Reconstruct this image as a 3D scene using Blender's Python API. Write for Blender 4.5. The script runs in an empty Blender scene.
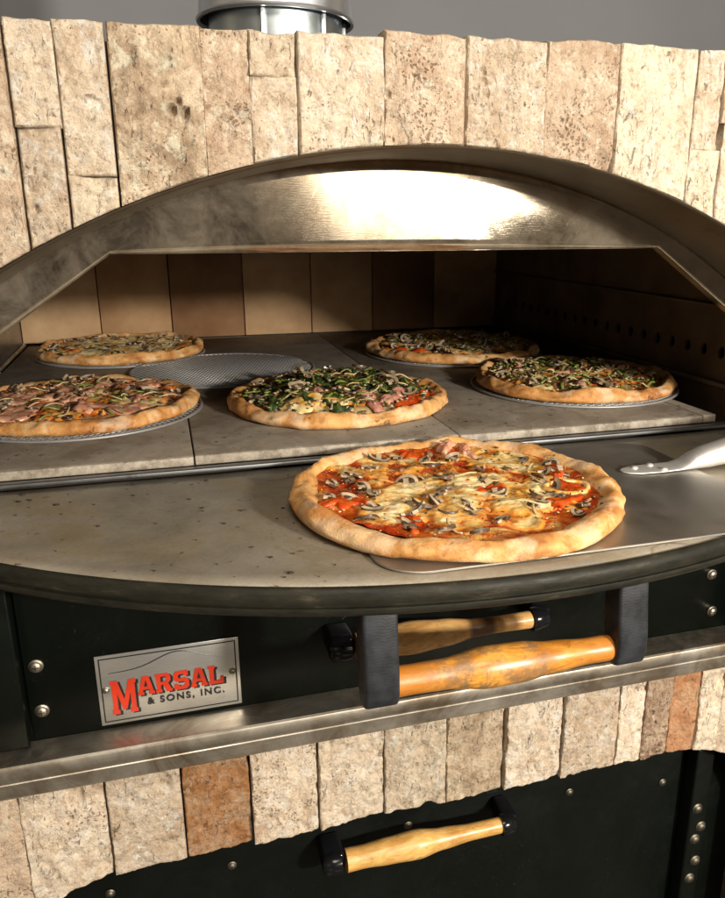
import bpy, bmesh, math, random
from mathutils import Vector, noise, Matrix
PI = math.pi
S = bpy.context.scene
COL = S.collection
R = random.Random(7)

# ------------------------------------------------------------------ helpers
def link(o):
    COL.objects.link(o); return o

def thing(name, label, cat, loc=(0, 0, 0), rotz=0, group=None):
    o = link(bpy.data.objects.new(name, None))
    o.location = loc; o.rotation_euler = (0, 0, rotz)
    o.empty_display_size = .05
    o['label'] = label; o['category'] = cat
    if group: o['group'] = group
    return o

def root_of(p):
    while p.parent: p = p.parent
    return p

def obj(name, bm, mats, parent=None, smooth=True, world=True, angle=None, kind=None, label=None, loc=None):
    """bm -> one mesh object. world=True: the bmesh is in world coordinates."""
    if parent is not None and world:
        rt = root_of(parent)
        M = (Matrix.Translation(rt.location) @ Matrix.Rotation(rt.rotation_euler.z, 4, 'Z')).inverted()
        bm.transform(M)
    if loc is not None:
        bm.transform(Matrix.Translation(-Vector(loc)))
    me = bpy.data.meshes.new(name)
    bm.normal_update()
    bm.to_mesh(me); bm.free()
    if not isinstance(mats, (list, tuple)): mats = [mats]
    for m in mats: me.materials.append(m)
    for p in me.polygons: p.use_smooth = smooth
    o = link(bpy.data.objects.new(name, me))
    if parent is not None: o.parent = parent
    if loc is not None: o.location = loc
    if smooth and angle:
        md = o.modifiers.new('split', 'EDGE_SPLIT'); md.split_angle = math.radians(angle)
    if kind: o['kind'] = kind
    if label: o['label'] = label
    return o

def BM(): return bmesh.new()

def box(bm, a, b, bev=0, seg=2, mat=0):
    x0, y0, z0 = a; x1, y1, z1 = b
    t = bmesh.new()
    vs = [t.verts.new((x, y, z)) for x in (x0, x1) for y in (y0, y1) for z in (z0, z1)]
    for f in ((0, 1, 3, 2), (4, 6, 7, 5), (0, 4, 5, 1), (2, 3, 7, 6), (0, 2, 6, 4), (1, 5, 7, 3)):
        t.faces.new([vs[i] for i in f])
    bmesh.ops.recalc_face_normals(t, faces=t.faces)
    if bev: bmesh.ops.bevel(t, geom=list(t.edges), offset=bev, segments=seg, affect='EDGES', profile=.5)
    for f in t.faces: f.material_index = mat
    merge(bm, t)

def merge(bm, t):
    me = bpy.data.meshes.new('tmp'); t.to_mesh(me); t.free()
    bm.from_mesh(me); bpy.data.meshes.remove(me)

def frame_of(d):
    d = Vector(d).normalized()
    u = d.cross(Vector((0, 0, 1)))
    if u.length < .01: u = d.cross(Vector((1, 0, 0)))
    u.normalize(); return d, u, d.cross(u)

def lathe(bm, p0, axis, prof, n=32, mat=0, cap=True):
    """prof = [(distance along axis, radius)]"""
    d, u, v = frame_of(axis); p0 = Vector(p0)
    rings = []
    for (t, r) in prof:
        rings.append([bm.verts.new(p0 + d * t + (u * math.cos(2 * PI * k / n) + v * math.sin(2 * PI * k / n)) * r) for k in range(n)])
    fs = []
    for a, b in zip(rings, rings[1:]):
        for k in range(n):
            fs.append(bm.faces.new((a[k], a[(k + 1) % n], b[(k + 1) % n], b[k])))
    if cap:
        fs.append(bm.faces.new(rings[0][::-1])); fs.append(bm.faces.new(rings[-1]))
    for f in fs: f.material_index = mat
    return rings

def tube(bm, pts, rad, n=8, mat=0, flat=1.0, closed=False):
    pts = [Vector(p) for p in pts]; rings = []
    m = len(pts)
    for i, p in enumerate(pts):
        if closed: d = pts[(i + 1) % m] - pts[i - 1]
        else: d = pts[min(i + 1, m - 1)] - pts[max(i - 1, 0)]
        d, u, v = frame_of(d)
        r = rad[i] if isinstance(rad, (list, tuple)) else rad
        rings.append([bm.verts.new(p + u * math.cos(2 * PI * k / n) * r + v * math.sin(2 * PI * k / n) * r * flat) for k in range(n)])
    L = list(zip(rings, rings[1:]))
    if closed: L.append((rings[-1], rings[0]))
    for a, b in L:
        for k in range(n):
            f = bm.faces.new((a[k], a[(k + 1) % n], b[(k + 1) % n], b[k])); f.material_index = mat
    if not closed:
        for r_ in (rings[0][::-1], rings[-1]):
            f = bm.faces.new(r_); f.material_index = mat

def prism(bm, poly, ax, lo, hi, bev=0, seg=2, mat=0):
    """poly = 2D outline; ax = 'y' -> poly in xz extruded along y, 'x' -> poly in yz, 'z' -> poly in xy"""
    t = bmesh.new()
    def P(a, b, c):
        return {'y': (a, c, b), 'x': (c, a, b), 'z': (a, b, c)}[ax]
    A = [t.verts.new(P(a, b, lo)) for a, b in poly]; B = [t.verts.new(P(a, b, hi)) for a, b in poly]
    n = len(poly)
    t.faces.new(A); t.faces.new(B[::-1])
    for k in range(n): t.faces.new((A[k], B[k], B[(k + 1) % n], A[(k + 1) % n]))
    bmesh.ops.recalc_face_normals(t, faces=t.faces)
    if bev:
        es = [e for e in t.edges if len(e.link_faces) == 2 and e.calc_face_angle(0) > .5]
        bmesh.ops.bevel(t, geom=es, offset=bev, segments=seg, affect='EDGES', profile=.5)
    for f in t.faces: f.material_index = mat
    merge(bm, t)

def fbm(x, y, z, o=4):
    return noise.fractal(Vector((x, y, z)), .9, 2.1, o)

# ------------------------------------------------------------------ materials
class NT:
    def __init__(s, name):
        s.m = bpy.data.materials.new(name); s.m.use_nodes = True
        s.t = s.m.node_tree; s.N = s.t.nodes; s.L = s.t.links
        s.p = s.N['Principled BSDF']; s.out = s.N['Material Output']
    def n(s, ty, **k):
        q = s.N.new(ty)
        for a, b in k.items():
            if hasattr(q, a): setattr(q, a, b)
            else: s.set(q, a, b)
        return q
    def set(s, q, key, v):
        if hasattr(v, 'is_output') or isinstance(v, bpy.types.NodeSocket): s.L.new(v, q.inputs[key])
        else: q.inputs[key].default_value = v
    def coord(s, scale=(1, 1, 1), rnd=False):
        tc = s.n('ShaderNodeTexCoord'); mp = s.n('ShaderNodeMapping')
        s.L.new(tc.outputs['Object'], mp.inputs['Vector']); mp.inputs['Scale'].default_value = scale
        if rnd:
            oi = s.n('ShaderNodeObjectInfo'); ml = s.n('ShaderNodeMath', operation='MULTIPLY')
            s.L.new(oi.outputs['Random'], ml.inputs[0]); ml.inputs[1].default_value = 37.
            s.L.new(ml.outputs[0], mp.inputs['Location'])
        return mp.outputs['Vector']
    def noise(s, vec, scale, detail=4, rough=.55, dist=0):
        q = s.n('ShaderNodeTexNoise'); s.L.new(vec, q.inputs['Vector'])
        q.inputs['Scale'].default_value = scale; q.inputs['Detail'].default_value = detail
        q.inputs['Roughness'].default_value = rough; q.inputs['Distortion'].default_value = dist
        return q.outputs['Fac']
    def ramp(s, fac, stops, interp='LINEAR'):
        q = s.n('ShaderNodeValToRGB'); s.L.new(fac, q.inputs['Fac']); cr = q.color_ramp; cr.interpolation = interp
        while len(cr.elements) < len(stops): cr.elements.new(.5)
        for e, (p, c) in zip(cr.elements, stops):
            e.position = p
            if not isinstance(c, (tuple, list)): c = (c, c, c)
            e.color = (*c[:3], 1)
        return q.outputs['Color']
    def mix(s, fac, a, b, bt='MIX'):
        q = s.n('ShaderNodeMix', data_type='RGBA', blend_type=bt)
        for i, v in ((0, fac), (6, a), (7, b)):
            if isinstance(v, bpy.types.NodeSocket): s.L.new(v, q.inputs[i])
            elif i == 0: q.inputs[0].default_value = v
            else: q.inputs[i].default_value = (*v[:3], 1)
        return q.outputs[2]
    def math(s, op, a, b=0.):
        q = s.n('ShaderNodeMath', operation=op)
        for i, v in ((0, a), (1, b)):
            if isinstance(v, bpy.types.NodeSocket): s.L.new(v, q.inputs[i])
            else: q.inputs[i].default_value = v
        return q.outputs[0]
    def vor(s, vec, scale, feature='F1', rnd=1.):
        q = s.n('ShaderNodeTexVoronoi', feature=feature); s.L.new(vec, q.inputs['Vector'])
        q.inputs['Scale'].default_value = scale; q.inputs['Randomness'].default_value = rnd
        return q.outputs['Distance']
    def bump(s, h, strength=.3, dist=.002, prev=None):
        q = s.n('ShaderNodeBump'); s.L.new(h, q.inputs['Height'])
        q.inputs['Strength'].default_value = strength; q.inputs['Distance'].default_value = dist
        if prev is not None: s.L.new(prev, q.inputs['Normal'])
        return q.outputs['Normal']
    def fin(s, color=None, rough=None, metal=0., normal=None, spec=None, **k):
        p = s.p
        def put(key, v):
            if v is None: return
            if isinstance(v, bpy.types.NodeSocket): s.L.new(v, p.inputs[key])
            elif isinstance(v, (tuple, list)) and 'Color' in key: p.inputs[key].default_value = (*v, 1)
            else: p.inputs[key].default_value = v
        put('Base Color', color); put('Roughness', rough); put('Metallic', metal); put('Normal', normal)
        put('Specular IOR Level', spec)
        for a, b in k.items(): put(a.replace('_', ' '), b)
        return s.m

def mat_stone(name, c_lo, c_mid, c_hi, pit=.12, stain=(.36, .22, .13), stain_amt=.5, pitsc=190, rug=.55):
    t = NT(name); v = t.coord((1, 1, 1), rnd=True); vs = t.coord((1, 1, .35), rnd=True)
    big = t.noise(v, 21, 7, .68, .5)
    col = t.ramp(big, [(.28, c_lo), (.48, c_mid), (.68, c_hi)])
    oi = t.n('ShaderNodeObjectInfo')
    tone = t.ramp(oi.outputs['Random'], [(0, (.80, .76, .72)), (.5, (.95, .93, .9)), (1, (1.08, 1.06, 1.04))])
    col = t.mix(1., col, tone, 'MULTIPLY')
    vein = t.noise(vs, 42, 6, .7, 1.2)
    vm = t.ramp(vein, [(.52, 0), (.60, 1), (.66, 0)])
    col = t.mix(t.math('MULTIPLY', vm, .35), col, stain)
    st = t.ramp(t.noise(v, 9, 6, .65, .8), [(.56, 0), (.68, 1)])
    col = t.mix(t.math('MULTIPLY', st, stain_amt), col, stain)
    # pits gathered in patches
    wv = t.n('ShaderNodeVectorMath', operation='ADD'); t.L.new(v, wv.inputs[0])
    nz = t.n('ShaderNodeTexNoise'); t.L.new(v, nz.inputs['Vector']); nz.inputs['Scale'].default_value = 90
    sc = t.n('ShaderNodeVectorMath', operation='SCALE'); t.L.new(nz.outputs['Color'], sc.inputs[0]); sc.inputs['Scale'].default_value = .012
    t.L.new(sc.outputs[0], wv.inputs[1])
    vo = t.vor(wv.outputs[0], pitsc)
    patch = t.noise(v, 16, 3, .5)
    thr = t.ramp(patch, [(.43, .0), (.70, pit * 2.6)])
    pm = t.math('LESS_THAN', vo, thr)
    pmc = t.math('MULTIPLY', pm, .7)
    col = t.mix(pmc, col, (.17, .10, .06))
    fine = t.noise(v, 330, 6, .75)
    col = t.mix(.35, col, t.ramp(fine, [(.3, (.55, .5, .45)), (.7, (1.35, 1.32, 1.3))]), 'MULTIPLY')
    md = t.noise(v, 110, 8, .78)
    col = t.mix(.8, col, t.ramp(md, [(.36, (.50, .41, .33)), (.455, (.98, .96, .94)), (.65, (1.22, 1.2, 1.18))]), 'MULTIPLY')
    h = t.math('SUBTRACT', t.math('ADD', t.math('MULTIPLY', fine, .35), md), t.math('MULTIPLY', pm, 1.4))
    wr = t.n('ShaderNodeTexNoise'); t.L.new(v, wr.inputs['Vector']); wr.inputs['Scale'].default_value = 30; wr.inputs['Detail'].default_value = 6; wr.inputs['Roughness'].default_value = .7
    ws = t.n('ShaderNodeVectorMath', operation='SCALE'); t.L.new(wr.outputs['Color'], ws.inputs[0]); ws.inputs['Scale'].default_value = .035
    wa = t.n('ShaderNodeVectorMath', operation='ADD'); t.L.new(vs, wa.inputs[0]); t.L.new(ws.outputs[0], wa.inputs[1])
    ck = t.vor(wa.outputs[0], 55, 'DISTANCE_TO_EDGE')
    ckm = t.math('MULTIPLY', t.ramp(ck, [(.0, 1), (.045, 0)]), t.ramp(t.noise(v, 28, 4, .6), [(.46, 0), (.58, 1)]))
    va = t.ramp(oi.outputs['Random'], [(0, .02), (.25, .25), (.5, .03), (.75, .12), (1, .02)]); col = t.mix(t.math('MULTIPLY', ckm, va), col, (.24, .14, .08))
    lt = t.ramp(t.noise(v, 48, 7, .75, .6), [(.52, 0), (.62, 1)])
    col = t.mix(t.math('MULTIPLY', lt, .55), col, tuple(min(.9, c * 1.2 + .04) for c in c_hi))
    rdg = t.n('ShaderNodeTexNoise'); rdg.noise_type = 'RIDGED_MULTIFRACTAL'; t.L.new(vs, rdg.inputs['Vector']); rdg.inputs['Scale'].default_value = 34; rdg.inputs['Detail'].default_value = 7; rdg.inputs['Roughness'].default_value = .6
    mk = t.math('MULTIPLY', t.ramp(t.noise(vs, 120, 6, .72, 1.6), [(.60, 0), (.635, 1)]), t.ramp(t.noise(v, 19, 4, .6), [(.44, 0), (.56, 1)]))
    col = t.mix(t.math('MULTIPLY', mk, .55), col, tuple(c * .62 for c in stain))
    h = t.math('SUBTRACT', t.math('SUBTRACT', h, t.math('MULTIPLY', ckm, va)), t.math('MULTIPLY', mk, .9))
    nn = t.bump(rdg.outputs['Fac'], rug, .009); return t.fin(col, .88, 0, t.bump(h, 1., .0062, nn), .25)

M = {}
M['stone'] = mat_stone('travertine_cream', (.62, .49, .36), (.81, .705, .565), (.88, .80, .68), stain=(.44, .28, .17), stain_amt=.5, rug=.8)
M['stone_pink'] = mat_stone('travertine_pink', (.57, .42, .305), (.75, .605, .47), (.84, .72, .58), pit=.19, stain=(.44, .27, .16), stain_amt=.45, pitsc=230)
M['stone_grey'] = mat_stone('travertine_grey_patch', (.36, .275, .19), (.60, .48, .35), (.82, .70, .55), stain=(.24, .16, .10), stain_amt=.65, rug=.9)
M['stone_smooth'] = mat_stone('travertine_smooth', (.74, .63, .485), (.83, .73, .58), (.87, .79, .65), pit=.05, stain_amt=.1, rug=.25)
M['stone_rust'] = mat_stone('travertine_rust', (.20, .09, .03), (.42, .21, .09), (.50, .36, .24), pit=.12, stain=(.14, .10, .06), stain_amt=.8)
M['stone_speck'] = mat_stone('travertine_speckled', (.36, .24, .16), (.50, .38, .28), (.60, .48, .36), pit=.26, stain=(.2, .1, .06), stain_amt=.7, pitsc=150)
M['stone_orange'] = mat_stone('travertine_orange', (.40, .17, .07), (.52, .26, .13), (.60, .37, .22), pit=.06, stain_amt=.2)

t = NT('dark_mortar'); M['mortar'] = t.fin(t.ramp(t.noise(t.coord(), 60), [(.3, (.05, .03, .02)), (.7, (.12, .08, .055))]), .95)

def mat_steel(name, base=(.56, .53, .48), r0=.22, r1=.42, stretch=(1, 1, 40), stain=None, bump=.1, scratch=True, stain_thr=(.55, .7), scale=12, aniso=0):
    t = NT(name); v = t.coord(); vs = t.coord(stretch)
    cl = t.noise(v, scale, 6, .65, .6)
    rg = t.ramp(cl, [(.3, r0), (.7, r1)])
    br = t.noise(vs, 60, 3, .6)
    col = t.mix(.25, base, t.ramp(br, [(.3, tuple(c * .7 for c in base)), (.7, tuple(min(1, c * 1.25) for c in base))]))
    if stain:
        sm = t.ramp(t.noise(v, scale * .8, 7, .7, 1.), [(stain_thr[0], 0), (stain_thr[1], 1)])
        col = t.mix(t.math('MULTIPLY', sm, .8), col, stain)
    h = t.math('MULTIPLY', br, .5)
    if scratch:
        w0 = t.coord(); mp2 = w0.node; mp2.inputs['Rotation'].default_value = (.0, 1.05, .0)
        mp3 = t.n('ShaderNodeMapping'); t.L.new(w0, mp3.inputs['Vector']); mp3.inputs['Scale'].default_value = (1.5, 60, 60)
        sq = t.ramp(t.noise(mp3.outputs['Vector'], 7, 2, .5), [(.695, 0), (.71, 1), (.725, 0)])
        col = t.mix(t.math('MULTIPLY', sq, .5), col, (.8, .78, .72)); rg = t.mix(t.math('MULTIPLY', sq, .5), rg, (.5, .5, .5))
    n1 = t.bump(h, bump, .0006)
    n2 = t.bump(t.noise(v, 5, 2, .5), .5, .004, n1)
    return t.fin(col, rg, 1., n2)

M['hood'] = mat_steel('hood_steel', (.47, .42, .34), .12, .30, (1, 1, 16), stain=(.24, .18, .115), stain_thr=(.42, .66), bump=.12)
def to_glossy(m, rough):
    nt = m.node_tree; p = nt.nodes['Principled BSDF']; gnode = nt.nodes.new('ShaderNodeBsdfAnisotropic'); gnode.distribution = 'BECKMANN'
    nt.links.new(p.inputs['Base Color'].links[0].from_socket, gnode.inputs['Color'])
    nt.links.new(p.inputs['Normal'].links[0].from_socket, gnode.inputs['Normal'])
    mr = nt.nodes.new('ShaderNodeMapRange'); nt.links.new(p.inputs['Roughness'].links[0].from_socket, mr.inputs['Value'])
    mr.inputs['From Min'].default_value = .1; mr.inputs['From Max'].default_value = .5; mr.inputs['To Min'].default_value = rough[0]; mr.inputs['To Max'].default_value = rough[1]
    nt.links.new(mr.outputs['Result'], gnode.inputs['Roughness'])
    dif = nt.nodes.new('ShaderNodeBsdfDiffuse'); dif.inputs['Color'].default_value = (.50, .42, .32, 1)   # greasy film on used steel
    mx = nt.nodes.new('ShaderNodeMixShader'); tcf = nt.nodes.new('ShaderNodeTexCoord'); nzf = nt.nodes.new('ShaderNodeTexNoise'); nzf.inputs['Scale'].default_value = 16; nzf.inputs['Detail'].default_value = 9; nzf.inputs['Roughness'].default_value = .75; nzf.inputs['Distortion'].default_value = .5
    mrf = nt.nodes.new('ShaderNodeMapRange'); mrf.inputs['From Min'].default_value = .38; mrf.inputs['From Max'].default_value = .64; mrf.inputs['To Min'].default_value = .03; mrf.inputs['To Max'].default_value = .22
    nt.links.new(tcf.outputs['Object'], nzf.inputs['Vector']); nt.links.new(nzf.outputs['Fac'], mrf.inputs['Value']); nt.links.new(mrf.outputs['Result'], mx.inputs[0])
    nt.links.new(gnode.outputs[0], mx.inputs[1]); nt.links.new(dif.outputs[0], mx.inputs[2])
    nt.links.new(mx.outputs[0], nt.nodes['Material Output'].inputs['Surface'])
to_glossy(M['hood'], (.15, .27))
M['trim'] = mat_steel('arch_trim_steel', (.17, .145, .11), .3, .45, (1, 20, 1), stain=(.10, .07, .04), scratch=False)
M['bolt_dull'] = mat_steel('dulled_bolt_steel', (.20, .18, .14), .45, .65, scratch=False)
M['ledge'] = mat_steel('ledge_steel', (.52, .48, .41), .38, .55, (.3, 8, 8), stain=(.22, .16, .10), stain_thr=(.42, .62), bump=.3)
M['wall_steel'] = mat_steel('chamber_side_steel', (.30, .30, .31), .3, .45, (1, 1, 10), stain=(.12, .09, .06), scratch=False)
M['zinc'] = mat_steel('flue_steel', (.86, .90, .95), .30, .45, (1, 1, 6), scratch=False, bump=.1)
M['bolt'] = mat_steel('bolt_steel', (.42, .38, .30), .35, .6, scratch=False)
M['blade'] = mat_steel('peel_aluminium', (.42, .40, .365), .42, .55, (1, 25, 1), stain=(.40, .33, .24), stain_thr=(.6, .8), bump=.12)
M['tang'] = mat_steel('peel_handle_steel', (.86, .84, .80), .38, .5, (8, 1, 1), scratch=False); M['tang'].node_tree.nodes['Principled BSDF'].inputs['Metallic'].default_value = .7
M['wire'] = mat_steel('screen_wire', (.34, .335, .33), .4, .55, scratch=False, stain=(.16, .12, .08))
M['wire'].node_tree.nodes['Principled BSDF'].inputs['Metallic'].default_value = .45
M['rail'] = mat_steel('deck_rail', (.30, .31, .32), .4, .55, (.3, 8, 8), stain=(.1, .08, .06), scratch=False)

def mat_shelf():
    t = NT('shelf_stained_steel'); v = t.coord(); base = (.47, .435, .37)
    n1 = t.noise(v, 5, 6, .6, .2)
    col = t.ramp(n1, [(.3, (.25, .215, .16)), (.5, (.37, .33, .265)), (.7, (.48, .435, .365))])
    st = t.ramp(t.noise(v, 5.5, 9, .74, .35), [(.46, 0), (.58, 1)])
    col = t.mix(t.math('MULTIPLY', st, .62), col, (.15, .105, .045))
    sp = t.ramp(t.noise(t.coord((1, 1.6, 1)), 55, 4, .6, .3), [(.66, 0), (.71, 1)])
    col = t.mix(t.math('MULTIPLY', sp, .8), col, (.07, .045, .025))
    # tide marks left by pans
    vo = t.n('ShaderNodeTexVoronoi', feature='F1'); t.L.new(t.coord((1, 1, 0)), vo.inputs['Vector']); vo.inputs['Scale'].default_value = 5.2
    dd = t.math('ADD', vo.outputs['Distance'], t.math('MULTIPLY', t.noise(v, 25, 4, .6), .06))
    ring = t.ramp(dd, [(.235, 0), (.25, 1), (.262, 0)])
    gate = t.ramp(t.noise(v, 7, 2), [(.45, 0), (.6, 1)])
    ring = t.math('MULTIPLY', ring, gate)
    col = t.mix(t.math('MULTIPLY', ring, .8), col, (.13, .085, .035))
    fine = t.noise(v, 260, 3, .6)
    col = t.mix(.3, col, t.ramp(fine, [(.3, (.7, .7, .7)), (.7, (1.2, 1.2, 1.2))]), 'MULTIPLY')
    met = t.ramp(st, [(0, .62), (1, .2)])
    rg = t.ramp(n1, [(.3, .40), (.7, .56)])
    nn = t.bump(t.noise(v, 180, 4, .7), .3, .0006); nn = t.bump(t.noise(v, 4, 2), .4, .004, nn)
    return t.fin(col, rg, met, nn)
M['shelf'] = mat_shelf()
t = NT('shelf_rim_metal'); v = t.coord((1, 1, 4))
M['rim'] = t.fin(t.ramp(t.noise(v, 18, 6, .7), [(.3, (.008, .008, .006)), (.58, (.022, .02, .013)), (.8, (.085, .07, .045))]), t.ramp(t.noise(v, 30), [(.3, .45), (.7, .65)]), .1, t.bump(t.noise(v, 90, 4), .3, .001), .22)

def mat_deck():
    t = NT('deck_stone'); v = t.coord((1, 1, 1), rnd=True)
    col = t.ramp(t.noise(v, 9, 6, .65, .5), [(.3, (.14, .11, .08)), (.5, (.22, .185, .145)), (.68, (.29, .25, .20))])
    st = t.ramp(t.noise(v, 22, 5, .6, .4), [(.52, 0), (.62, 1)])
    col = t.mix(t.math('MULTIPLY', st, .35), col, (.10, .07, .045))
    sp = t.ramp(t.noise(v, 60, 3, .6), [(.65, 0), (.69, 1)])
    col = t.mix(t.math('MULTIPLY', sp, .8), col, (.06, .045, .03))
    tcx = t.n('ShaderNodeTexCoord'); gm = t.n('ShaderNodeSeparateXYZ'); t.L.new(tcx.outputs['Object'], gm.inputs[0])
    ew = t.ramp(t.math('ADD', t.math('MULTIPLY', gm.outputs['Y'], -1.), t.math('MULTIPLY', t.noise(v, 30, 5, .7), .016)), [(.4305, 0), (.4345, 1)])
    wn = t.ramp(t.noise(v, 45, 5, .7), [(.42, 0), (.6, 1)])
    col = t.mix(t.math('MULTIPLY', t.math('MULTIPLY', ew, wn), .6), col, (.46, .41, .33))
    g = t.noise(v, 400, 3, .7)
    col = t.mix(.4, col, t.ramp(g, [(.3, (.7, .7, .7)), (.7, (1.25, 1.25, 1.25))]), 'MULTIPLY')
    return t.fin(col, .62, 0, t.bump(t.math('ADD', g, t.noise(v, 80, 5, .7)), .4, .001), .45)
M['deck'] = mat_deck()
t = NT('rear_firebrick'); v = t.coord((1, 1, 1), rnd=True); oi = t.n('ShaderNodeObjectInfo')
c = t.ramp(t.noise(v, 10, 6, .6), [(.3, (.40, .24, .12)), (.7, (.58, .40, .23))])
c = t.mix(1., c, t.ramp(oi.outputs['Random'], [(0, (.40, .30, .24)), (.5, (.8, .72, .64)), (1, (1.05, 1.05, 1.05))]), 'MULTIPLY')
M['brick'] = t.fin(c, .85, 0, t.bump(t.noise(v, 150, 5), .3, .001))
t = NT('soot_steel'); M['soot'] = t.fin(t.ramp(t.noise(t.coord(), 12, 5), [(.3, (.025, .018, .012)), (.7, (.07, .05, .035))]), .7, .2)
t = NT('pitch_hole'); M['hole'] = t.fin((.006, .005, .004), .9)
def enamel(name, c, r0, r1):
    t = NT(name); v = t.coord(); du = t.math('MULTIPLY', t.ramp(t.noise(v, 210, 4, .7), [(.66, 0), (.70, 1)]), t.ramp(t.noise(v, 6, 4, .6), [(.45, 0), (.65, 1)]))
    base_ = t.mix(t.math('MULTIPLY', du, .35), t.ramp(t.noise(v, 7, 5), [(.3, tuple(x * .7 for x in c)), (.7, tuple(x * 1.3 for x in c))]), (.10, .09, .07))
    if True: return t.fin(base_, t.ramp(t.noise(v, 9, 8, .8, .6), [(.3, r0), (.5, (r0 + r1) / 2), (.6, r1), (.75, r1 + .15)]), 0, t.bump(t.noise(v, 60, 3), .08, .001), .22)
    return t.fin(t.ramp(t.noise(v, 7, 5), [(.3, tuple(x * .7 for x in c)), (.7, tuple(x * 1.3 for x in c))]), t.ramp(t.noise(v, 25, 6, .7), [(.3, r0), (.7, r1)]), 0, t.bump(t.noise(v, 60, 3), .08, .001), .22)
M['enamel'] = enamel('dark_green_enamel', (.0016, .0028, .0018), .25, .45)
M['door'] = enamel('black_green_door_enamel', (.0018, .0030, .002), .4, .6)
t = NT('blackened_bracket'); v = t.coord((1, 1, 1)); w = t.n('ShaderNodeTexWave', wave_type='BANDS', bands_direction='Z')
t.L.new(t.coord((1, 1, 1)), w.inputs['Vector']); w.inputs['Scale'].default_value = 95; w.inputs['Distortion'].default_value = 9; w.inputs['Detail'].default_value = 3; w.inputs['Detail Scale'].default_value = 1.4
M['bracket'] = t.fin(t.ramp(t.noise(v, 40, 5), [(.3, (.010, .011, .013)), (.7, (.030, .032, .038))]), t.ramp(t.noise(v, 70, 4), [(.3, .35), (.7, .6)]), 0, t.bump(w.outputs['Fac'], .1, .0005), .3)
t = NT('black_ferrule'); M['ferrule'] = t.fin((.010, .010, .012), .16, .3)

def mat_wood(name, lo, mid, hi, worn=None, rough=(.30, .48), band=None):
    t = NT(name); v = t.coord((.25, 1, 1)); 
    g = t.noise(v, 130, 5, .65, .8)
    col = t.ramp(g, [(.3, lo), (.5, mid), (.7, hi)])
    bl = t.ramp(t.noise(t.coord((1, 1, 1)), 14, 5, .6), [(.35, (.78, .68, .6)), (.65, (1.1, 1.08, 1.05))])
    col = t.mix(1., col, bl, 'MULTIPLY')
    dk = t.ramp(t.noise(t.coord((.6, 1, 1)), 70, 6, .7, .5), [(.60, 0), (.67, 1)])
    col = t.mix(t.math('MULTIPLY', dk, .55), col, tuple(x * .25 for x in mid))
    if worn:
        x0, x1 = worn
        tc = t.coord(); sep = t.n('ShaderNodeSeparateXYZ'); t.L.new(tc, sep.inputs[0])
        xm = t.ramp(t.math('ADD', sep.outputs['X'], t.math('MULTIPLY', t.noise(tc, 60, 5, .7), .05)), [(max(0, x0), 0), (x0 + .02, 1), (x1 - .02, 1), (x1, 0)])
        pm = t.ramp(t.noise(tc, 42, 7, .75, .3), [(.46, 0), (.58, 1)])
        col = t.mix(t.math('MULTIPLY', t.math('MULTIPLY', xm, pm), .8), col, (.19, .12, .065))
        em = t.ramp(t.math('ADD', sep.outputs['X'], t.math('MULTIPLY', t.noise(tc, 30, 4), .02)), [(.02, 1), (.075, 0), (.20, 0), (.255, 1)])
        col = t.mix(t.math('MULTIPLY', em, .65), col, (.40, .125, .018))
    if band:
        x0, x1 = band
        tc = t.coord(); sep = t.n('ShaderNodeSeparateXYZ'); t.L.new(tc, sep.inputs[0])
        xm = t.ramp(sep.outputs['X'], [(x0, 0), (x0 + .004, 1), (x1, 1), (x1 + .004, 0)])
        col = t.mix(t.math('MULTIPLY', xm, .85), col, (.075, .03, .012))
    return t.fin(col, t.ramp(t.noise(t.coord(), 40, 5), [(.3, rough[0]), (.7, rough[1])]), 0, t.bump(g, .2, .0008), .5, Coat_Weight=.08, Coat_Roughness=.15)
M['wood_big'] = mat_wood('amber_turned_wood', (.34, .12, .015), (.53, .235, .035), (.66, .35, .075), worn=(.055, .215))
M['wood_up'] = mat_wood('tan_turned_wood', (.46, .22, .06), (.66, .38, .13), (.78, .52, .22), band=(.150, .186), rough=(.35, .55))
M['wood_lo'] = mat_wood('pale_turned_wood', (.44, .22, .05), (.62, .37, .11), (.74, .49, .19), rough=(.3, .5))
t = NT('grey_plaster'); v = t.coord()
M['bgwall'] = t.fin(t.ramp(t.noise(v, 1.2, 4), [(.3, (.29, .30, .325)), (.7, (.34, .35, .37))]), .85, 0, t.bump(t.noise(v, 90, 4), .2, .001))

# nameplate
t = NT('brushed_nameplate'); v = t.coord((1, 1, 30))
M['plate'] = t.fin(t.ramp(t.noise(v, 60, 3), [(.3, (.52, .52, .50)), (.7, (.66, .65, .62))]), .32, .85)
def plain(name, c, r=.5, m=0., **k):
    t = NT(name); v = t.coord(); cc = t.ramp(t.noise(v, 80, 3), [(.3, tuple(x * .88 for x in c)), (.7, tuple(min(1, x * 1.12) for x in c))])
    return t.fin(cc, r, m, **k)
M['ink'] = plain('black_ink', (.012, .012, .012), .4)
M['redink'] = plain('red_ink', (.50, .032, .010), .3)

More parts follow.
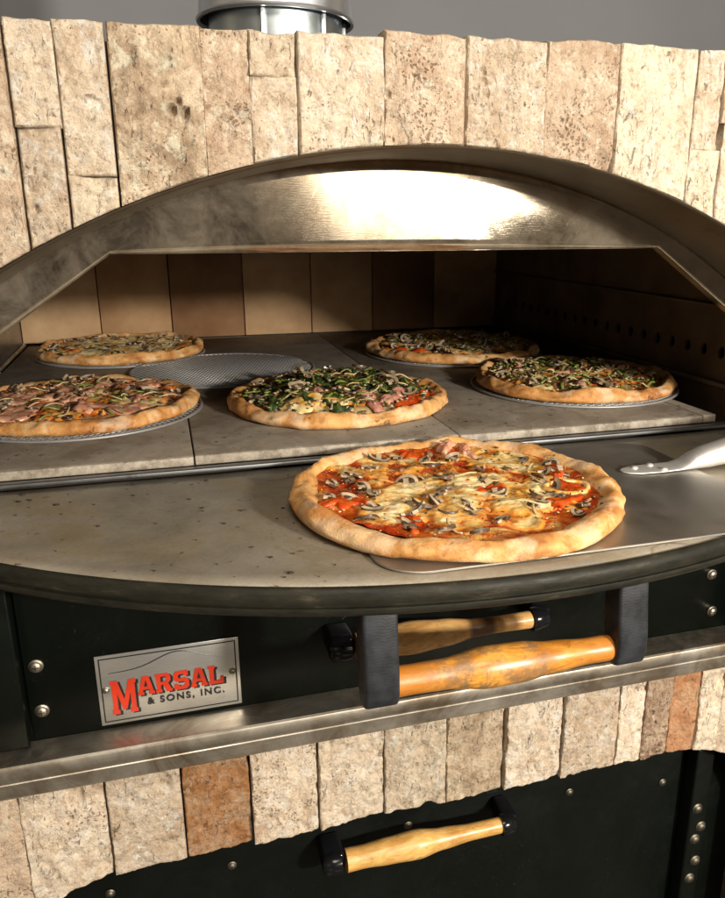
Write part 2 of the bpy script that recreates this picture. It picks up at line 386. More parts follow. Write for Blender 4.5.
# food
def mat_crust():
    t = NT('baked_crust'); v = t.coord((1, 1, 1), rnd=True)
    n1 = t.noise(v, 16, 6, .62, .5)
    col = t.ramp(n1, [(.28, (.28, .095, .02)), (.41, (.50, .22, .06)), (.55, (.67, .36, .125)), (.72, (.76, .48, .22))])
    sp = t.ramp(t.noise(v, 70, 5, .65), [(.50, 0), (.66, 1)])
    col = t.mix(t.math('MULTIPLY', sp, .7), col, (.36, .14, .035))
    ch = t.ramp(t.noise(v, 34, 4, .6), [(.66, 0), (.70, 1)])
    col = t.mix(t.math('MULTIPLY', ch, .75), col, (.07, .03, .015))
    fl = t.ramp(t.noise(v, 24, 5, .6), [(.50, 0), (.60, 1)])
    col = t.mix(t.math('MULTIPLY', fl, .38), col, (.88, .74, .52))
    bl = t.math('MULTIPLY', t.ramp(t.vor(v, 75), [(.0, 1), (.32, 0)]), t.ramp(t.noise(v, 30, 3), [(.52, 0), (.6, 1)])); col = t.mix(t.math('MULTIPLY', bl, .6), col, (.30, .11, .028))
    b = t.math('ADD', t.math('ADD', t.noise(v, 120, 5, .65), t.math('MULTIPLY', t.noise(v, 480, 3, .6), .35)), t.math('MULTIPLY', bl, .7))
    return t.fin(col, .62, 0, t.bump(b, .55, .0018), .35, Subsurface_Weight=.08, Subsurface_Radius=(.01, .005, .002), Subsurface_Scale=.3)
M['crust'] = mat_crust()
def mat_sauce(name, red=(.42, .03, .005), ora=(.62, .16, .015), dk=(.14, .012, .003), cheesy=(.76, .47, .14), amt=(.53, .62)):
    t = NT(name); v = t.coord((1, 1, 1), rnd=True)
    col = t.ramp(t.noise(v, 26, 6, .65, .6), [(.3, dk), (.45, red), (.66, ora)])
    cm = t.ramp(t.noise(v, 17, 5, .6, .9), [(amt[0], 0), (amt[1], 1)])
    col = t.mix(cm, col, cheesy)
    br = t.ramp(t.noise(v, 55, 5, .7), [(.6, 0), (.72, 1)])
    col = t.mix(t.math('MULTIPLY', br, .6), col, (.17, .06, .015))
    b = t.math('ADD', t.noise(v, 60, 6, .65, .5), t.math('MULTIPLY', t.noise(v, 240, 4, .6), .4))
    return t.fin(col, t.ramp(t.noise(v, 45, 3), [(.3, .16), (.7, .42)]), 0, t.bump(b, .9, .003), .5, Coat_Weight=.25, Coat_Roughness=.12)
M['sauce'] = mat_sauce('tomato_sauce')
M['sauce_brown'] = mat_sauce('baked_topping_base', (.34, .09, .02), (.48, .24, .07), (.10, .03, .01), (.58, .42, .2), (.46, .6))
M['sauce_green'] = mat_sauce('herbed_topping_base', (.22, .07, .02), (.34, .24, .07), (.05, .045, .015), (.55, .45, .22), (.5, .64))
M['sauce_pale'] = mat_sauce('cheesy_topping_base', (.42, .30, .15), (.56, .46, .26), (.22, .14, .06), (.66, .58, .38), (.42, .6))
def mat_cheese(sheet=False):
    t = NT('melted_cheese_sheet' if sheet else 'melted_cheese'); v = t.coord((1, 1, 1), rnd=True)
    col = t.ramp(t.noise(v, 24, 5, .6, .6), [(.34, (.50, .15, .015)), (.43, (.74, .38, .08)), (.53, (.83, .64, .29)), (.68, (.86, .74, .46))])
    if sheet:
        at = t.n('ShaderNodeAttribute'); at.attribute_name = 'thick'
        th = t.math('ADD', at.outputs['Fac'], t.math('MULTIPLY', t.math('SUBTRACT', t.noise(v, 60, 5, .65), .5), .9))
        col = t.mix(t.ramp(th, [(.0, 1), (.28, .75), (.55, 0)]), col, t.ramp(th, [(0, (.46, .09, .008)), (.25, (.68, .27, .03)), (.5, (.78, .50, .14))]))
    br = t.ramp(t.noise(v, 48, 5, .65, .4), [(.55, 0), (.68, 1)])
    col = t.mix(t.math('MULTIPLY', br, .75), col, (.46, .14, .018))
    return t.fin(col, t.ramp(t.noise(v, 60, 3), [(.3, .18), (.7, .4)]), 0, t.bump(t.noise(v, 75, 4, .55), .4, .0015), .5, Subsurface_Weight=.15, Subsurface_Radius=(.01, .007, .003), Subsurface_Scale=.3)
M['cheese'] = mat_cheese(); M['cheese_sheet'] = mat_cheese(True)
def food(name, lo, hi, r=.38, sc=60, bump=.4, **k):
    t = NT(name); v = t.coord((1, 1, 1), rnd=True)
    return t.fin(t.ramp(t.noise(v, sc, 5, .65), [(.32, lo), (.68, hi)]), r, 0, t.bump(t.noise(v, 150, 4), bump, .001), .45, **k)
M['mush'] = food('mushroom_flesh', (.28, .19, .11), (.62, .50, .34), .3)
M['gill'] = food('mushroom_gill', (.025, .015, .009), (.11, .07, .04), .4)
M['pepper'] = food('green_pepper', (.07, .10, .015), (.28, .31, .07), .3)
M['herb'] = food('chopped_greens', (.012, .024, .006), (.06, .085, .018), .45)
M['onion'] = food('cooked_onion', (.38, .26, .11), (.70, .56, .32), .3)
M['redonion'] = food('red_onion', (.30, .08, .06), (.62, .34, .24), .35)
M['ham'] = food('ham_slice', (.42, .13, .06), (.74, .43, .28), .3, 90)
M['tomato'] = food('tomato_piece', (.36, .022, .004), (.60, .11, .014), .2)
M['tomato_dull'] = food('baked_tomato', (.40, .07, .012), (.60, .22, .05), .3)
M['meat'] = food('browned_meat', (.07, .03, .015), (.26, .13, .06), .45)
M['olive'] = food('black_olive', (.012, .010, .009), (.05, .035, .04), .22)

# ------------------------------------------------------------------ facts of the place (metres)
CX = .31              # centre line of the oven
YS = .85              # face of the stone
YH = .985              # steel hood face
ZD = 1.23             # baking deck
ZSH = 1.21            # landing shelf
ARC_Z, ARC_R = .733, .893

def arc_z(x, r=ARC_R):
    d = r * r - (x - .304) ** 2
    return ARC_Z + math.sqrt(d) if d > 0 else 0.

# ------------------------------------------------------------------ background
bm = BM(); box(bm, (-5, 3.2, -.02), (6, 3.32, 4.2))
w = obj('wall', bm, M['bgwall'], smooth=False); w['kind'] = 'structure'

# ------------------------------------------------------------------ stone facing
facing = thing('stone_facing', 'cream split-face travertine cladding of upright slabs round the steel oven arch', 'stone wall', (CX, .9, 0))
bm = BM()
prism(bm, [(-.9, 1.70), (-.9, 0), (-.585, 0), (-.585, 1.0)] , 'y', .875, .93)
# backing with the arch cut out, as one ring-shaped prism
poly = [(-.9, 1.715), (-.9, .91)]
N = 48
a0 = math.acos(min(1, (CX + .90 - .304) / (ARC_R + .02)) if False else .985)
for k in range(N + 1):
    a = PI - a0 - (PI - 2 * a0) * k / N
    poly.append((.304 + (ARC_R + .008) * math.cos(a), ARC_Z + (ARC_R + .008) * math.sin(a)))
poly += [(1.52, .91), (1.52, 1.715)]
bm.free(); bm = BM()
prism(bm, poly, 'y', .872, .93)
prism(bm, [(-.9, .905), (-.9, .0), (-.30, .0), (-.30, .60), (-.24, .72), (-.12, .768), (.74, .768), (.86, .72), (.92, .60), (.92, 0), (1.52, 0), (1.52, .905)], 'y', .872, .93)
obj('backing', bm, M['mortar'], facing, smooth=False)

CRATER = [(.024, 1.652, .0055, .009), (.036, 1.650, .0045, .009), (.030, 1.660, .0035, .007), (-.050, 1.657, .005, .005), (-.044, 1.655, .004, .005), (.353, 1.703, .0035, .006), (.355, 1.692, .003, .005), (.244, 1.675, .004, .006), (-.112, 1.560, .0035, .006), (.660, .835, .0035, .006), (.668, .815, .003, .006), (.664, .80, .0025, .005), (.67, .79, .003, .005)]
def slab(x0t, x1t, x0b, x1b, zt, zb, prot, seed, mat, tilt=0., amp=.006, top_irreg=True, smooth_face=False, bot_irreg=False, brk=1.):
    """split-face slab. zt/zb may be functions of x"""
    w = max(x1t - x0t, .01); hgt = .3
    fine = .0017 if -.25 < x0t < .78 else .004; nx = max(8, int(w / fine)); 
    ztm = zt(x0t) if callable(zt) else zt; zbm = min(zb(x0b), zb(x1b)) if callable(zb) else zb
    nz = max(10, int((ztm - zbm) / fine))
    bm = BM(); G = []
    rr = random.Random(seed); o1, o2 = rr.uniform(0, 50), rr.uniform(0, 50)
    tx = rr.uniform(-.004, .004)
    for j in range(nz + 1):
        row = []
        for i in range(nx + 1):
            u = i / nx; v = j / nz
            xa = x0b + (x1b - x0b) * u; xb = x0t + (x1t - x0t) * u
            za = zb(xa) if callable(zb) else zb
            zb2 = zt(xb) if callable(zt) else zt
            if top_irreg: zb2 += .0022 * noise.noise(Vector((xb * 45 + o1, 0, 3))) + .003 * noise.noise(Vector((xb * 12 + o1, 5, 3)))
            if bot_irreg: za += .0014 * noise.noise(Vector((xa * 60 + o1, 0, 9))) + .0015 * noise.noise(Vector((xa * 15 + o1, 5, 9)))
            x = xa + (xb - xa) * v; z = za + (zb2 - za) * v
            d = fbm(x * 11 + o1, z * 8, o2, 6) * amp * .42
            rg = 1 - abs(noise.noise(Vector((x * 20 + o2, z * 9, o1)))) * 2
            d += rg * rg * amp * .3
            d += fbm(x * 70, z * 55 + o1, o2, 5) * amp * .42
            d += tx * (u - .5) * 2 + tilt * (v - .5)
            if smooth_face: d *= .35
            # edges broken back
            e = min(u * w, (1 - u) * w) / .0020; ez = min(v, 1 - v) * (ztm - zbm) / .0022
            e = min(e, ez)
            if e < 1: d -= (1 - e) ** 2 * brk * (.0010 + .0050 * max(0, noise.noise(Vector((x * 8, z * 22, o2))) + .15) + .0015 * abs(noise.noise(Vector((x * 50, z * 35, o1)))))
            for (hx, hz, hr, hd) in CRATER:
                q = ((x - hx) / hr) ** 2 + ((z - hz) / (hr * 1.3)) ** 2 + .7 * noise.noise(Vector((x * 120, z * 120, 8)))
                if q < 1: d -= hd * (1 - max(q, 0)) ** .5
            # chisel notches
            nn = noise.noise(Vector((x * 26 + o2, z * 17 + 4, 1.5)))
            if nn > .46: d -= (nn - .46) * .03
            row.append(bm.verts.new((x, YS - prot - d, z)))
        G.append(row)
    for j in range(nz):
        for i in range(nx):
            bm.faces.new((G[j][i], G[j][i + 1], G[j + 1][i + 1], G[j + 1][i]))
    # sides back into the wall
    loop = G[0][:] + [G[j][nx] for j in range(1, nz + 1)] + G[nz][nx - 1::-1] + [G[j][0] for j in range(nz - 1, 0, -1)]
    back = [bm.verts.new((v_.co.x, .873, v_.co.z)) for v_ in loop]
    n = len(loop)
    for k in range(n):
        bm.faces.new((loop[k], back[k], back[(k + 1) % n], loop[(k + 1) % n]))
    bmesh.ops.recalc_face_normals(bm, faces=bm.faces)
    return obj('stone_slab', bm, mat, facing, smooth=True, angle=50)

g = .00025
A = lambda x: arc_z(x, ARC_R + .0015)
# upper row: (x0, x1, zb, zt, protrusion, material, smooth)
U = [(-.90, -.76, 1.30, 1.722, .004, 'stone', 0), (-.76, -.65, 1.30, 1.726, .010, 'stone_pink', 0), (-.90, -.70, .91, 1.30, .006, 'stone', 0),
     (-.65, -.56, 1.0, 1.722, .006, 'stone', 0), (-.56, -.47, A, 1.725, .002, 'stone_pink', 0), (-.47, -.375, A, 1.723, .009, 'stone', 0),
     (-.375, -.30, A, 1.727, .004, 'stone_pink', 0), (-.30, -.215, A, 1.724, .008, 'stone', 0),
     (-.215, -.1215, A, 1.725, .001, 'stone_pink', 0),
     (-.1215, -.079, 1.633, 1.726, .004, 'stone', 0), (-.079, -.0325, 1.59, 1.727, .006, 'stone', 0),
     (-.1215, -.080, A, 1.633, .000, 'stone', 0), (-.080, -.0325, A, 1.59, .007, 'stone_smooth', 0),
     (-.0325, .055, A, 1.7285, .006, 'stone_grey', 0),
     (.055, .101, A, 1.727, .003, 'stone_pink', 0), (.101, .149, 1.687, 1.728, .002, 'stone_smooth', 0), (.101, .149, A, 1.687, .005, 'stone', 0),
     (.149, .241, A, 1.7305, .004, 'stone', 0), (.241, .3335, A, 1.736, .007, 'stone_pink', 1),
     (.3335, .428, A, 1.736, .003, 'stone', 0), (.428, .5185, A, 1.7385, .006, 'stone_pink', 1),
     (.5185, .622, A, 1.740, .004, 'stone_smooth', 1),
     (.622, .660, 1.63, 1.7375, .003, 'stone', 0), (.622, .668, A, 1.63, .002, 'stone_smooth', 0), (.660, .72, 1.66, 1.737, .005, 'stone_pink', 0),
     (.668, .70, A, 1.66, .004, 'stone', 0), (.70, .72, A, 1.66, .002, 'stone', 0), (.72, .80, A, 1.735, .006, 'stone', 0), (.80, .89, A, 1.737, .003, 'stone_pink', 0),
     (.89, .97, A, 1.733, .008, 'stone', 0), (.97, 1.06, A, 1.735, .004, 'stone', 0), (1.06, 1.15, A, 1.735, .004, 'stone_pink', 0),
     (1.15, 1.23, 1.0, 1.735, .003, 'stone', 0), (1.23, 1.32, .91, 1.735, .007, 'stone', 0), (1.32, 1.42, .91, 1.73, .003, 'stone_pink', 0), (1.42, 1.52, .91, 1.735, .006, 'stone', 0)]
DARKJ = (-.1215, -.080, -.0325, .149, .3335, .5185, -.116, -.026, .059, .148, .4185, .740)
for i, (x0, x1, zb, zt, pr, m, sf) in enumerate(U):
    pr *= .45
    gl = .0012 if min(abs(x0 - q) for q in DARKJ) < .001 else g; gr = .0012 if min(abs(x1 - q) for q in DARKJ) < .001 else g
    slab(x0 + gl, x1 - gr, x0 + gl, x1 - gr, zt - (0 if zt > 1.7 else g), zb if callable(zb) else zb + g, pr, 100 + i, M[m], smooth_face=bool(sf), brk=1. if max(gl, gr) > .001 else .45)
# row below the ledge, its foot following the service opening
def low(x):
    d = abs(x - CX)
    if d < .41: return .754
    if d < .612: return .754 - .25 * (1 - math.sqrt(max(0, 1 - ((d - .41) / .205) ** 2)))
    return .45
Lw = [(-.90, -.78, 'stone'), (-.78, -.68, 'stone_pink'), (-.68, -.59, 'stone'), (-.59, -.50, 'stone'), (-.50, -.41, 'stone_grey'), (-.41, -.31, 'stone'), (-.31, -.26, 'stone'), (-.26, -.2125, 'stone_pink'), (-.2125, -.116, 'stone'),
      (-.116, -.026, 'stone'), (-.026, .059, 'stone_rust'), (.059, .148, 'stone'), (.148, .240, 'stone'),
      (.240, .3295, 'stone_smooth'), (.3295, .4185, 'stone_grey'), (.4185, .510, 'stone'), (.510, .6035, 'stone'), (.6035, .647, 'stone'), (.647, .6935, 'stone_speck'),
      (.6935, .740, 'stone_orange'), (.740, .785, 'stone_smooth'), (.785, .855, 'stone'), (.855, .90, 'stone'), (.90, .96, 'stone_pink'), (.96, 1.05, 'stone'), (1.05, 1.15, 'stone_pink'), (1.15, 1.25, 'stone'), (1.25, 1.34, 'stone'), (1.34, 1.43, 'stone_grey'), (1.43, 1.52, 'stone')]
for i, (x0, x1, m) in enumerate(Lw):
    mid = (x0 + x1) / 2
    if abs(mid - CX) > .612: zb = .30
    else: zb = low
    gl = .0012 if min(abs(x0 - q) for q in DARKJ) < .001 else g; gr = .0012 if min(abs(x1 - q) for q in DARKJ) < .001 else g
    o = slab(x0 + gl, x1 - gr, x0 + gl, x1 - gr, .9065, zb, R.choice((0, .001, .002)), 300 + i, M[m], top_irreg=False, amp=.0065, bot_irreg=True, brk=1. if max(gl, gr) > .001 else .5)
    if m == 'stone_rust': o['label'] = 'rust brown slab with grey-green patch'
    if m == 'stone_orange': o['label'] = 'narrow orange slab'
bm = BM(); box(bm, (-.9, .84, .0), (-.303, .8715, .2985)); box(bm, (.923, .84, 0), (1.52, .8715, .2985))
obj('plinth', bm, M['stone'], facing, smooth=False)

# ------------------------------------------------------------------ the oven
oven = thing('pizza_oven', 'built-in deck pizza oven with steel arched mouth, bulging shelf and black-green front', 'oven', (CX, 1.5, 0))
# arch trim: thin band right round the mouth
bm = BM(); n = 96; rings = []
for k in range(n + 1):
    a = PI - .20 - (PI - .40) * k / n
    rings.append([])
    for (r, y) in ((ARC_R + .0005, .843), (ARC_R - .0012, .8415), (ARC_R - .003, .843), (ARC_R - .006, YH + .012), (ARC_R + .0005, YH + .012)):
        rings[-1].append(bm.verts.new((.304 + r * math.cos(a), y, ARC_Z + r * math.sin(a))))
for a_, b_ in zip(rings, rings[1:]):
    for k in range(5):
        bm.faces.new((a_[k], a_[(k + 1) % 5], b_[(k + 1) % 5], b_[k]))
bm.faces.new(rings[0]); bm.faces.new(rings[-1][::-1]); bmesh.ops.recalc_face_normals(bm, faces=bm.faces)
obj('arch_trim', bm, M['trim'], oven, angle=35)
# hood face: arch on top, trapezoid mouth cut out; built as a strip outer->inner
def hood_inner(x):
    d = abs(x - .315)
    if d <= .370: return 1.5113
    return max(1.5113 - (d - .370) * .70, 1.20)
bm = BM(); n = 160; rows = []
xs = sorted(set([round(-.44 + (1.50) * k / n, 5) for k in range(n + 1)] + [.315 - .370, .315 + .370, .315 - .664, .315 + .664]))
xs = [x for x in xs if arc_z(x, ARC_R - .0045) > 1.2]
def yb(x, z): return YH + .0016 * noise.noise(Vector((x * 5, z * 5, 2)))
for x in xs:
    zi = hood_inner(x) if abs(x - .315) <= .664 else 1.195
    zo = arc_z(x, ARC_R - .0045)
    col_ = []
    for q in range(9):
        z = zi + (zo - zi) * q / 8
        col_.append(bm.verts.new((x, yb(x, z), z)))
    rows.append(col_)
for a_, b_ in zip(rows, rows[1:]):
    for q in range(8):
        bm.faces.new((a_[q], b_[q], b_[q + 1], a_[q + 1]))
bmesh.ops.remove_doubles(bm, verts=bm.verts, dist=1e-5)
bmesh.ops.recalc_face_normals(bm, faces=bm.faces)
ho = obj('hood_face', bm, M['hood'], oven, angle=40)
ho.modifiers.clear(); sm = ho.modifiers.new('sheet', 'SOLIDIFY'); sm.thickness = .003; sm.offset = -1
for f in ho.data.polygons: pass
# folded lip along the mouth edge
bm = BM()
pts = [(.315 - .664, 1.20), (.315 - .664, 1.5113 - .294 * .70), (.315 - .370, 1.5113), (.315 + .370, 1.5113), (.315 + .664, 1.5113 - .294 * .70), (.315 + .664, 1.20)]
def off(p, d): 
    return (p[0] - d * (1 if p[0] > .317 else -1) * (.55 if p[1] > 1.5 else 1), p[1] - d)
outer = pts; 
for (p, q) in zip(pts[1:], pts[2:-1]):
    P, Q = Vector((p[0], 0, p[1])), Vector((q[0], 0, q[1])); d = (Q - P).normalized(); nn = Vector((d.z, 0, -d.x))
    t_ = bmesh.new(); vs = []
    for (s, y) in ((.0005, YH - .0018), (-.0010, YH - .0018), (-.0010, YH + .012), (.0005, YH + .012)):
        vs.append((t_.verts.new(P - nn * s + Vector((0, y, 0))), t_.verts.new(Q - nn * s + Vector((0, y, 0)))))
    for k in range(4): t_.faces.new((vs[k][0], vs[k][1], vs[(k + 1) % 4][1], vs[(k + 1) % 4][0]))
    t_.faces.new([v_[0] for v_ in vs]); t_.faces.new([v_[1] for v_ in vs][::-1])
    bmesh.ops.recalc_face_normals(t_, faces=t_.faces); merge(bm, t_)
obj('hood_lip', bm, M['ledge'], oven, smooth=False)
bpy.data.objects['hood_lip'].data.materials[0] = M['hood']

# chamber
LX, RX, RY, ZR = CX - .672, CX + .670, 2.205, 1.63
bm = BM(); box(bm, (LX - .03, YH + .01, 1.0), (LX, RY + .05, ZR)); obj('chamber_side_wall', bm, M['wall_steel'], oven, smooth=False)
bm = BM(); box(bm, (LX - .03, YH + .021, ZR), (RX + .08, RY + .05, ZR + .02)); obj('chamber_roof', bm, M['soot'], oven, smooth=False)
bm = BM(); box(bm, (LX, 1.12, 1.08), (RX, RY + .05, 1.10)); obj('chamber_floor', bm, M['soot'], oven, smooth=False)
bx_ = [LX, -.164, .020, .217, .408, .589, .78, RX]
for i, (a, b) in enumerate(zip(bx_, bx_[1:])):
    bm = BM(); box(bm, (a + .0012, RY, 1.235), (b - .0012, RY + .045, ZR), .002)
    obj('rear_firebrick', bm, M['brick'], oven)
bm = BM(); box(bm, (LX, RY + .046, 1.1), (RX, RY + .05, ZR)); obj('rear_panel', bm, M['soot'], oven, smooth=False)
# right wall with a row of round burner holes
hz, hy0, sp, hr = 1.314, 1.085, .049, .0115
holes = [hy0 + sp * k for k in range(22)]
bm = BM()
def q4(pts_): bm.faces.new([bm.verts.new(p) for p in pts_])
ya, yb_ = holes[0] - sp / 2, holes[-1] + sp / 2
q4([(RX, YH + .021, 1.0), (RX, RY + .05, 1.0), (RX, RY + .05, hz - sp / 2), (RX, YH + .021, hz - sp / 2)])
q4([(RX, YH + .021, hz + sp / 2), (RX, RY + .05, hz + sp / 2), (RX, RY + .05, ZR), (RX, YH + .021, ZR)])
q4([(RX, YH + .021, hz - sp / 2), (RX, ya, hz - sp / 2), (RX, ya, hz + sp / 2), (RX, YH + .021, hz + sp / 2)])
q4([(RX, yb_, hz - sp / 2), (RX, RY + .05, hz - sp / 2), (RX, RY + .05, hz + sp / 2), (RX, yb_, hz + sp / 2)])
for y in holes:
    n = 16; inner, outr = [], []
    for k in range(n):
        a = 2 * PI * k / n; c_, s_ = math.cos(a), math.sin(a); m_ = max(abs(c_), abs(s_))
        inner.append((RX, y + hr * c_ * .8, hz + hr * s_)); outr.append((RX, y + sp / 2 * c_ / m_, hz + sp / 2 * s_ / m_))
    I = [bm.verts.new(p) for p in inner]; O = [bm.verts.new(p) for p in outr]; B = [bm.verts.new((RX + .006, p[1], p[2])) for p in inner]
    for k in range(n):
        bm.faces.new((I[k], I[(k + 1) % n], O[(k + 1) % n], O[k])); bm.faces.new((I[k], B[k], B[(k + 1) % n], I[(k + 1) % n]))
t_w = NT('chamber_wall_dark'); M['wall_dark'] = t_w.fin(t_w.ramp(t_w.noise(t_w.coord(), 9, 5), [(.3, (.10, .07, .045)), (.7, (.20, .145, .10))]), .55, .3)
obj('perforated_side_wall', bm, M['wall_dark'], oven, smooth=False)
bm = BM(); box(bm, (RX + .05, YH + .021, 1.0), (RX + .08, RY + .05, ZR)); box(bm, (RX, RY + .051, 1.0), (RX + .08, RY + .06, ZR)); box(bm, (RX, YH + .011, 1.0), (RX + .08, YH + .020, ZR)); obj('burner_housing', bm, M['hole'], oven, smooth=False)
# a flange shelf on the right wall, above and below the holes
bm = BM(); box(bm, (RX - .012, 1.06, 1.252), (RX - .0005, RY, 1.262), .002); box(bm, (RX - .01, 1.06, 1.395), (RX - .0005, RY, 1.401), .001); obj('wall_flange', bm, M['wall_dark'], oven)

# deck tiles
for i, (a, b, y0) in enumerate([(LX + .012, .025, 1.068), (.025, .424, 1.069), (.424, .866, 1.0685), (.866, .893, 1.0695)]):
    bm = BM(); box(bm, (a + .001, y0, ZD - .013), (b - .001, RY - .004, ZD + (.0006 if i % 2 else 0)), .0018)
    obj('deck_tile', bm, M['deck'], oven)
bm = BM(); box(bm, (LX, 1.088, 1.10), (.885, RY - .01, ZD - .0135)); obj('deck_support', bm, M['soot'], oven, smooth=False)
bm = BM(); box(bm, (LX - .0, 1.062, 1.2085), (.98, 1.086, 1.2125), .001); box(bm, (LX, 1.046, 1.2125), (.98, 1.061, 1.2185), .0015); obj('deck_rail', bm, M['rail'], oven)
bm = BM(); tube(bm, [(LX + .006, 1.05, ZD + .003), (LX + .006, 2.19, ZD + .003)], .005, 8); obj('side_rail', bm, M['ledge'], oven)

# landing shelf: segment of a disc with a rolled rim
SC = (.36, 1.552); SR = .93
def seg_outline(r, back, n=120):
    h = SC[1] - back; a0 = math.acos(min(1, h / r))
    return [(SC[0] + r * math.sin(a0 * (2 * k / n - 1)), SC[1] - r * math.cos(a0 * (2 * k / n - 1))) for k in range(n + 1)]
XL, XR = -.455, 1.075
def clipx(pts_): return [(min(max(x, XL), XR), y) for x, y in pts_]
BK = 1.0459
poly = clipx(seg_outline(SR - .010, BK))
bm = BM()
t_ = bmesh.new(); V1 = [t_.verts.new((x, y, ZSH)) for x, y in poly]; V2 = [t_.verts.new((x, y, ZSH - .012)) for x, y in poly]
# fill as strips from the chord to the arc so the sheet can be finely divided
t_.free()
top = []
for (x, y) in poly:
    col_ = []
    for q in range(13):
        yy = BK + (y - BK) * q / 12
        col_.append(bm.verts.new((x, yy, ZSH + .0010 * noise.noise(Vector((x * 4, yy * 4, 0))))))
    top.append(col_)
for a_, b_ in zip(top, top[1:]):
    for q in range(12):
        vs = []
        for v_ in (a_[q], b_[q], b_[q + 1], a_[q + 1]):
            if all((v_.co - w_.co).length > 1e-6 for w_ in vs): vs.append(v_)
        if len(vs) > 2: bm.faces.new(vs)
bmesh.ops.remove_doubles(bm, verts=bm.verts, dist=1e-6)
bmesh.ops.recalc_face_normals(bm, faces=bm.faces)
for f in bm.faces:
    if f.normal.z < 0: f.normal_flip()
shelf = obj('landing_shelf', bm, M['shelf'], oven)
sm = shelf.modifiers.new('sheet', 'SOLIDIFY'); sm.thickness = .010; sm.offset = -1
bm = BM(); rings = []
prof = [(SR - .0105, -.002), (SR - .0095, .0016), (SR - .007, .0024), (SR - .004, .0012), (SR - .001, -.003), (SR, -.009), (SR - .001, -.014), (SR - .006, -.0155), (SR - .006, -.019), (SR - .003, -.0195), (SR - .002, -.024), (SR - .005, -.028), (SR - .011, -.029), (SR - .016, -.027), (SR - .016, -.0125)]
aL = -math.asin((SC[0] - XL) / SR); aR = math.asin((XR - SC[0]) / SR)
n = 120
for k in range(n + 1):
    a = aL + (aR - aL) * k / n
    rings.append([bm.verts.new((SC[0] + r * math.sin(a), SC[1] - r * math.cos(a), ZSH + dz)) for r, dz in prof])
for a_, b_ in zip(rings, rings[1:]):
    for q in range(len(prof)):
        bm.faces.new((a_[q], b_[q], b_[(q + 1) % len(prof)], a_[(q + 1) % len(prof)]))
bm.faces.new(rings[0]); bm.faces.new(rings[-1]); bmesh.ops.recalc_face_normals(bm, faces=bm.faces)
obj('shelf_rim', bm, M['rim'], shelf, angle=60)
bm = BM(); box(bm, (XL, .87, ZSH - .05), (XR, 1.045, ZSH - .0125), .002); obj('shelf_support', bm, M['soot'], oven)

# control front + side posts + ledge
YP = .882
bm = BM(); box(bm, (-.192, YP, .935), (.802, YP + .02, 1.172), .001); panel = obj('front_panel', bm, M['enamel'], oven)
for (a, b) in ((-.45, -.1935), (.8035, 1.07)):
    bm = BM(); box(bm, (a, .862, .9485), (b, .90, 1.165), .003, 3); obj('corner_post', bm, M['enamel'], oven)
bm = BM()
prof = [(.8815, .938), (.8815, .9440), (.834, .9515), (.829, .9512), (.8265, .9495), (.8255, .947), (.8255, .934), (.8262, .9315), (.8262, .9305), (.8252, .9295), (.8252, .912), (.827, .9095), (.836, .9095), (.836, .913), (.83, .916), (.83, .946), (.835, .950)]
A_ = [bm.verts.new((-.9, y, z)) for y, z in prof]; B_ = [bm.verts.new((1.52, y, z)) for y, z in prof]
for k in range(len(prof)): bm.faces.new((A_[k], B_[k], B_[(k + 1) % len(prof)], A_[(k + 1) % len(prof)]))
bm.faces.new(A_); bm.faces.new(B_[::-1]); bmesh.ops.recalc_face_normals(bm, faces=bm.faces)
obj('steel_ledge', bm, M['ledge'], oven, angle=25)

def bolt(x, y, z, r=.0075, parent=None, name='bolt', mt='bolt'):
    bm = BM()
    lathe(bm, (x, y, z), (0, -1, 0), [(0, r * 1.25), (r * .18, r * 1.25), (r * .2, r), (r * .5, r * .95), (r * .75, r * .7), (r * .9, r * .25)], 16)
    # cross slot
    box(bm, (x - r * .45, y - r * .93, z - r * .09), (x + r * .45, y - r * .86, z + r * .09), mat=1); box(bm, (x - r * .09, y - r * .935, z - r * .45), (x + r * .09, y - r * .865, z + r * .45), mat=1)
    return obj(name, bm, [M[mt], M['ink']], parent or oven)
for (x, z) in ((-.178, 1.045), (-.1785, .984), (.763, 1.036), (.772, .973)): bolt(x, YP, z, .0068)

# service door behind the lower opening
YD = .93
bm = BM(); box(bm, (-.36, YD + .001, .10), (.98, YD + .02, .80), .002); door = obj('lower_door', bm, M['door'], oven)
bm = BM(); box(bm, (-.36, YD + .0205, .0), (.98, YD + .03, .0995)); obj('base_panel', bm, M['door'], oven, smooth=False)
for (x, z) in ((-.137, .646), (.031, .648), (.30, .650), (.579, .645), (.759, .622)): bolt(x, YD, z, .0055, door, 'bolt', 'bolt_dull')
bm = BM(); box(bm, (.800, .90, .30), (.835, YD + .0005, .70), .004, 3); dj = obj('door_jamb', bm, M['door'], oven)
for (x, z) in ((.812, .58), (.836 - .012, .54), (.815, .515), (.822, .467), (.815, .43)):
    bolt(x, .90, z, .0078, dj, 'bolt', 'bolt_dull')

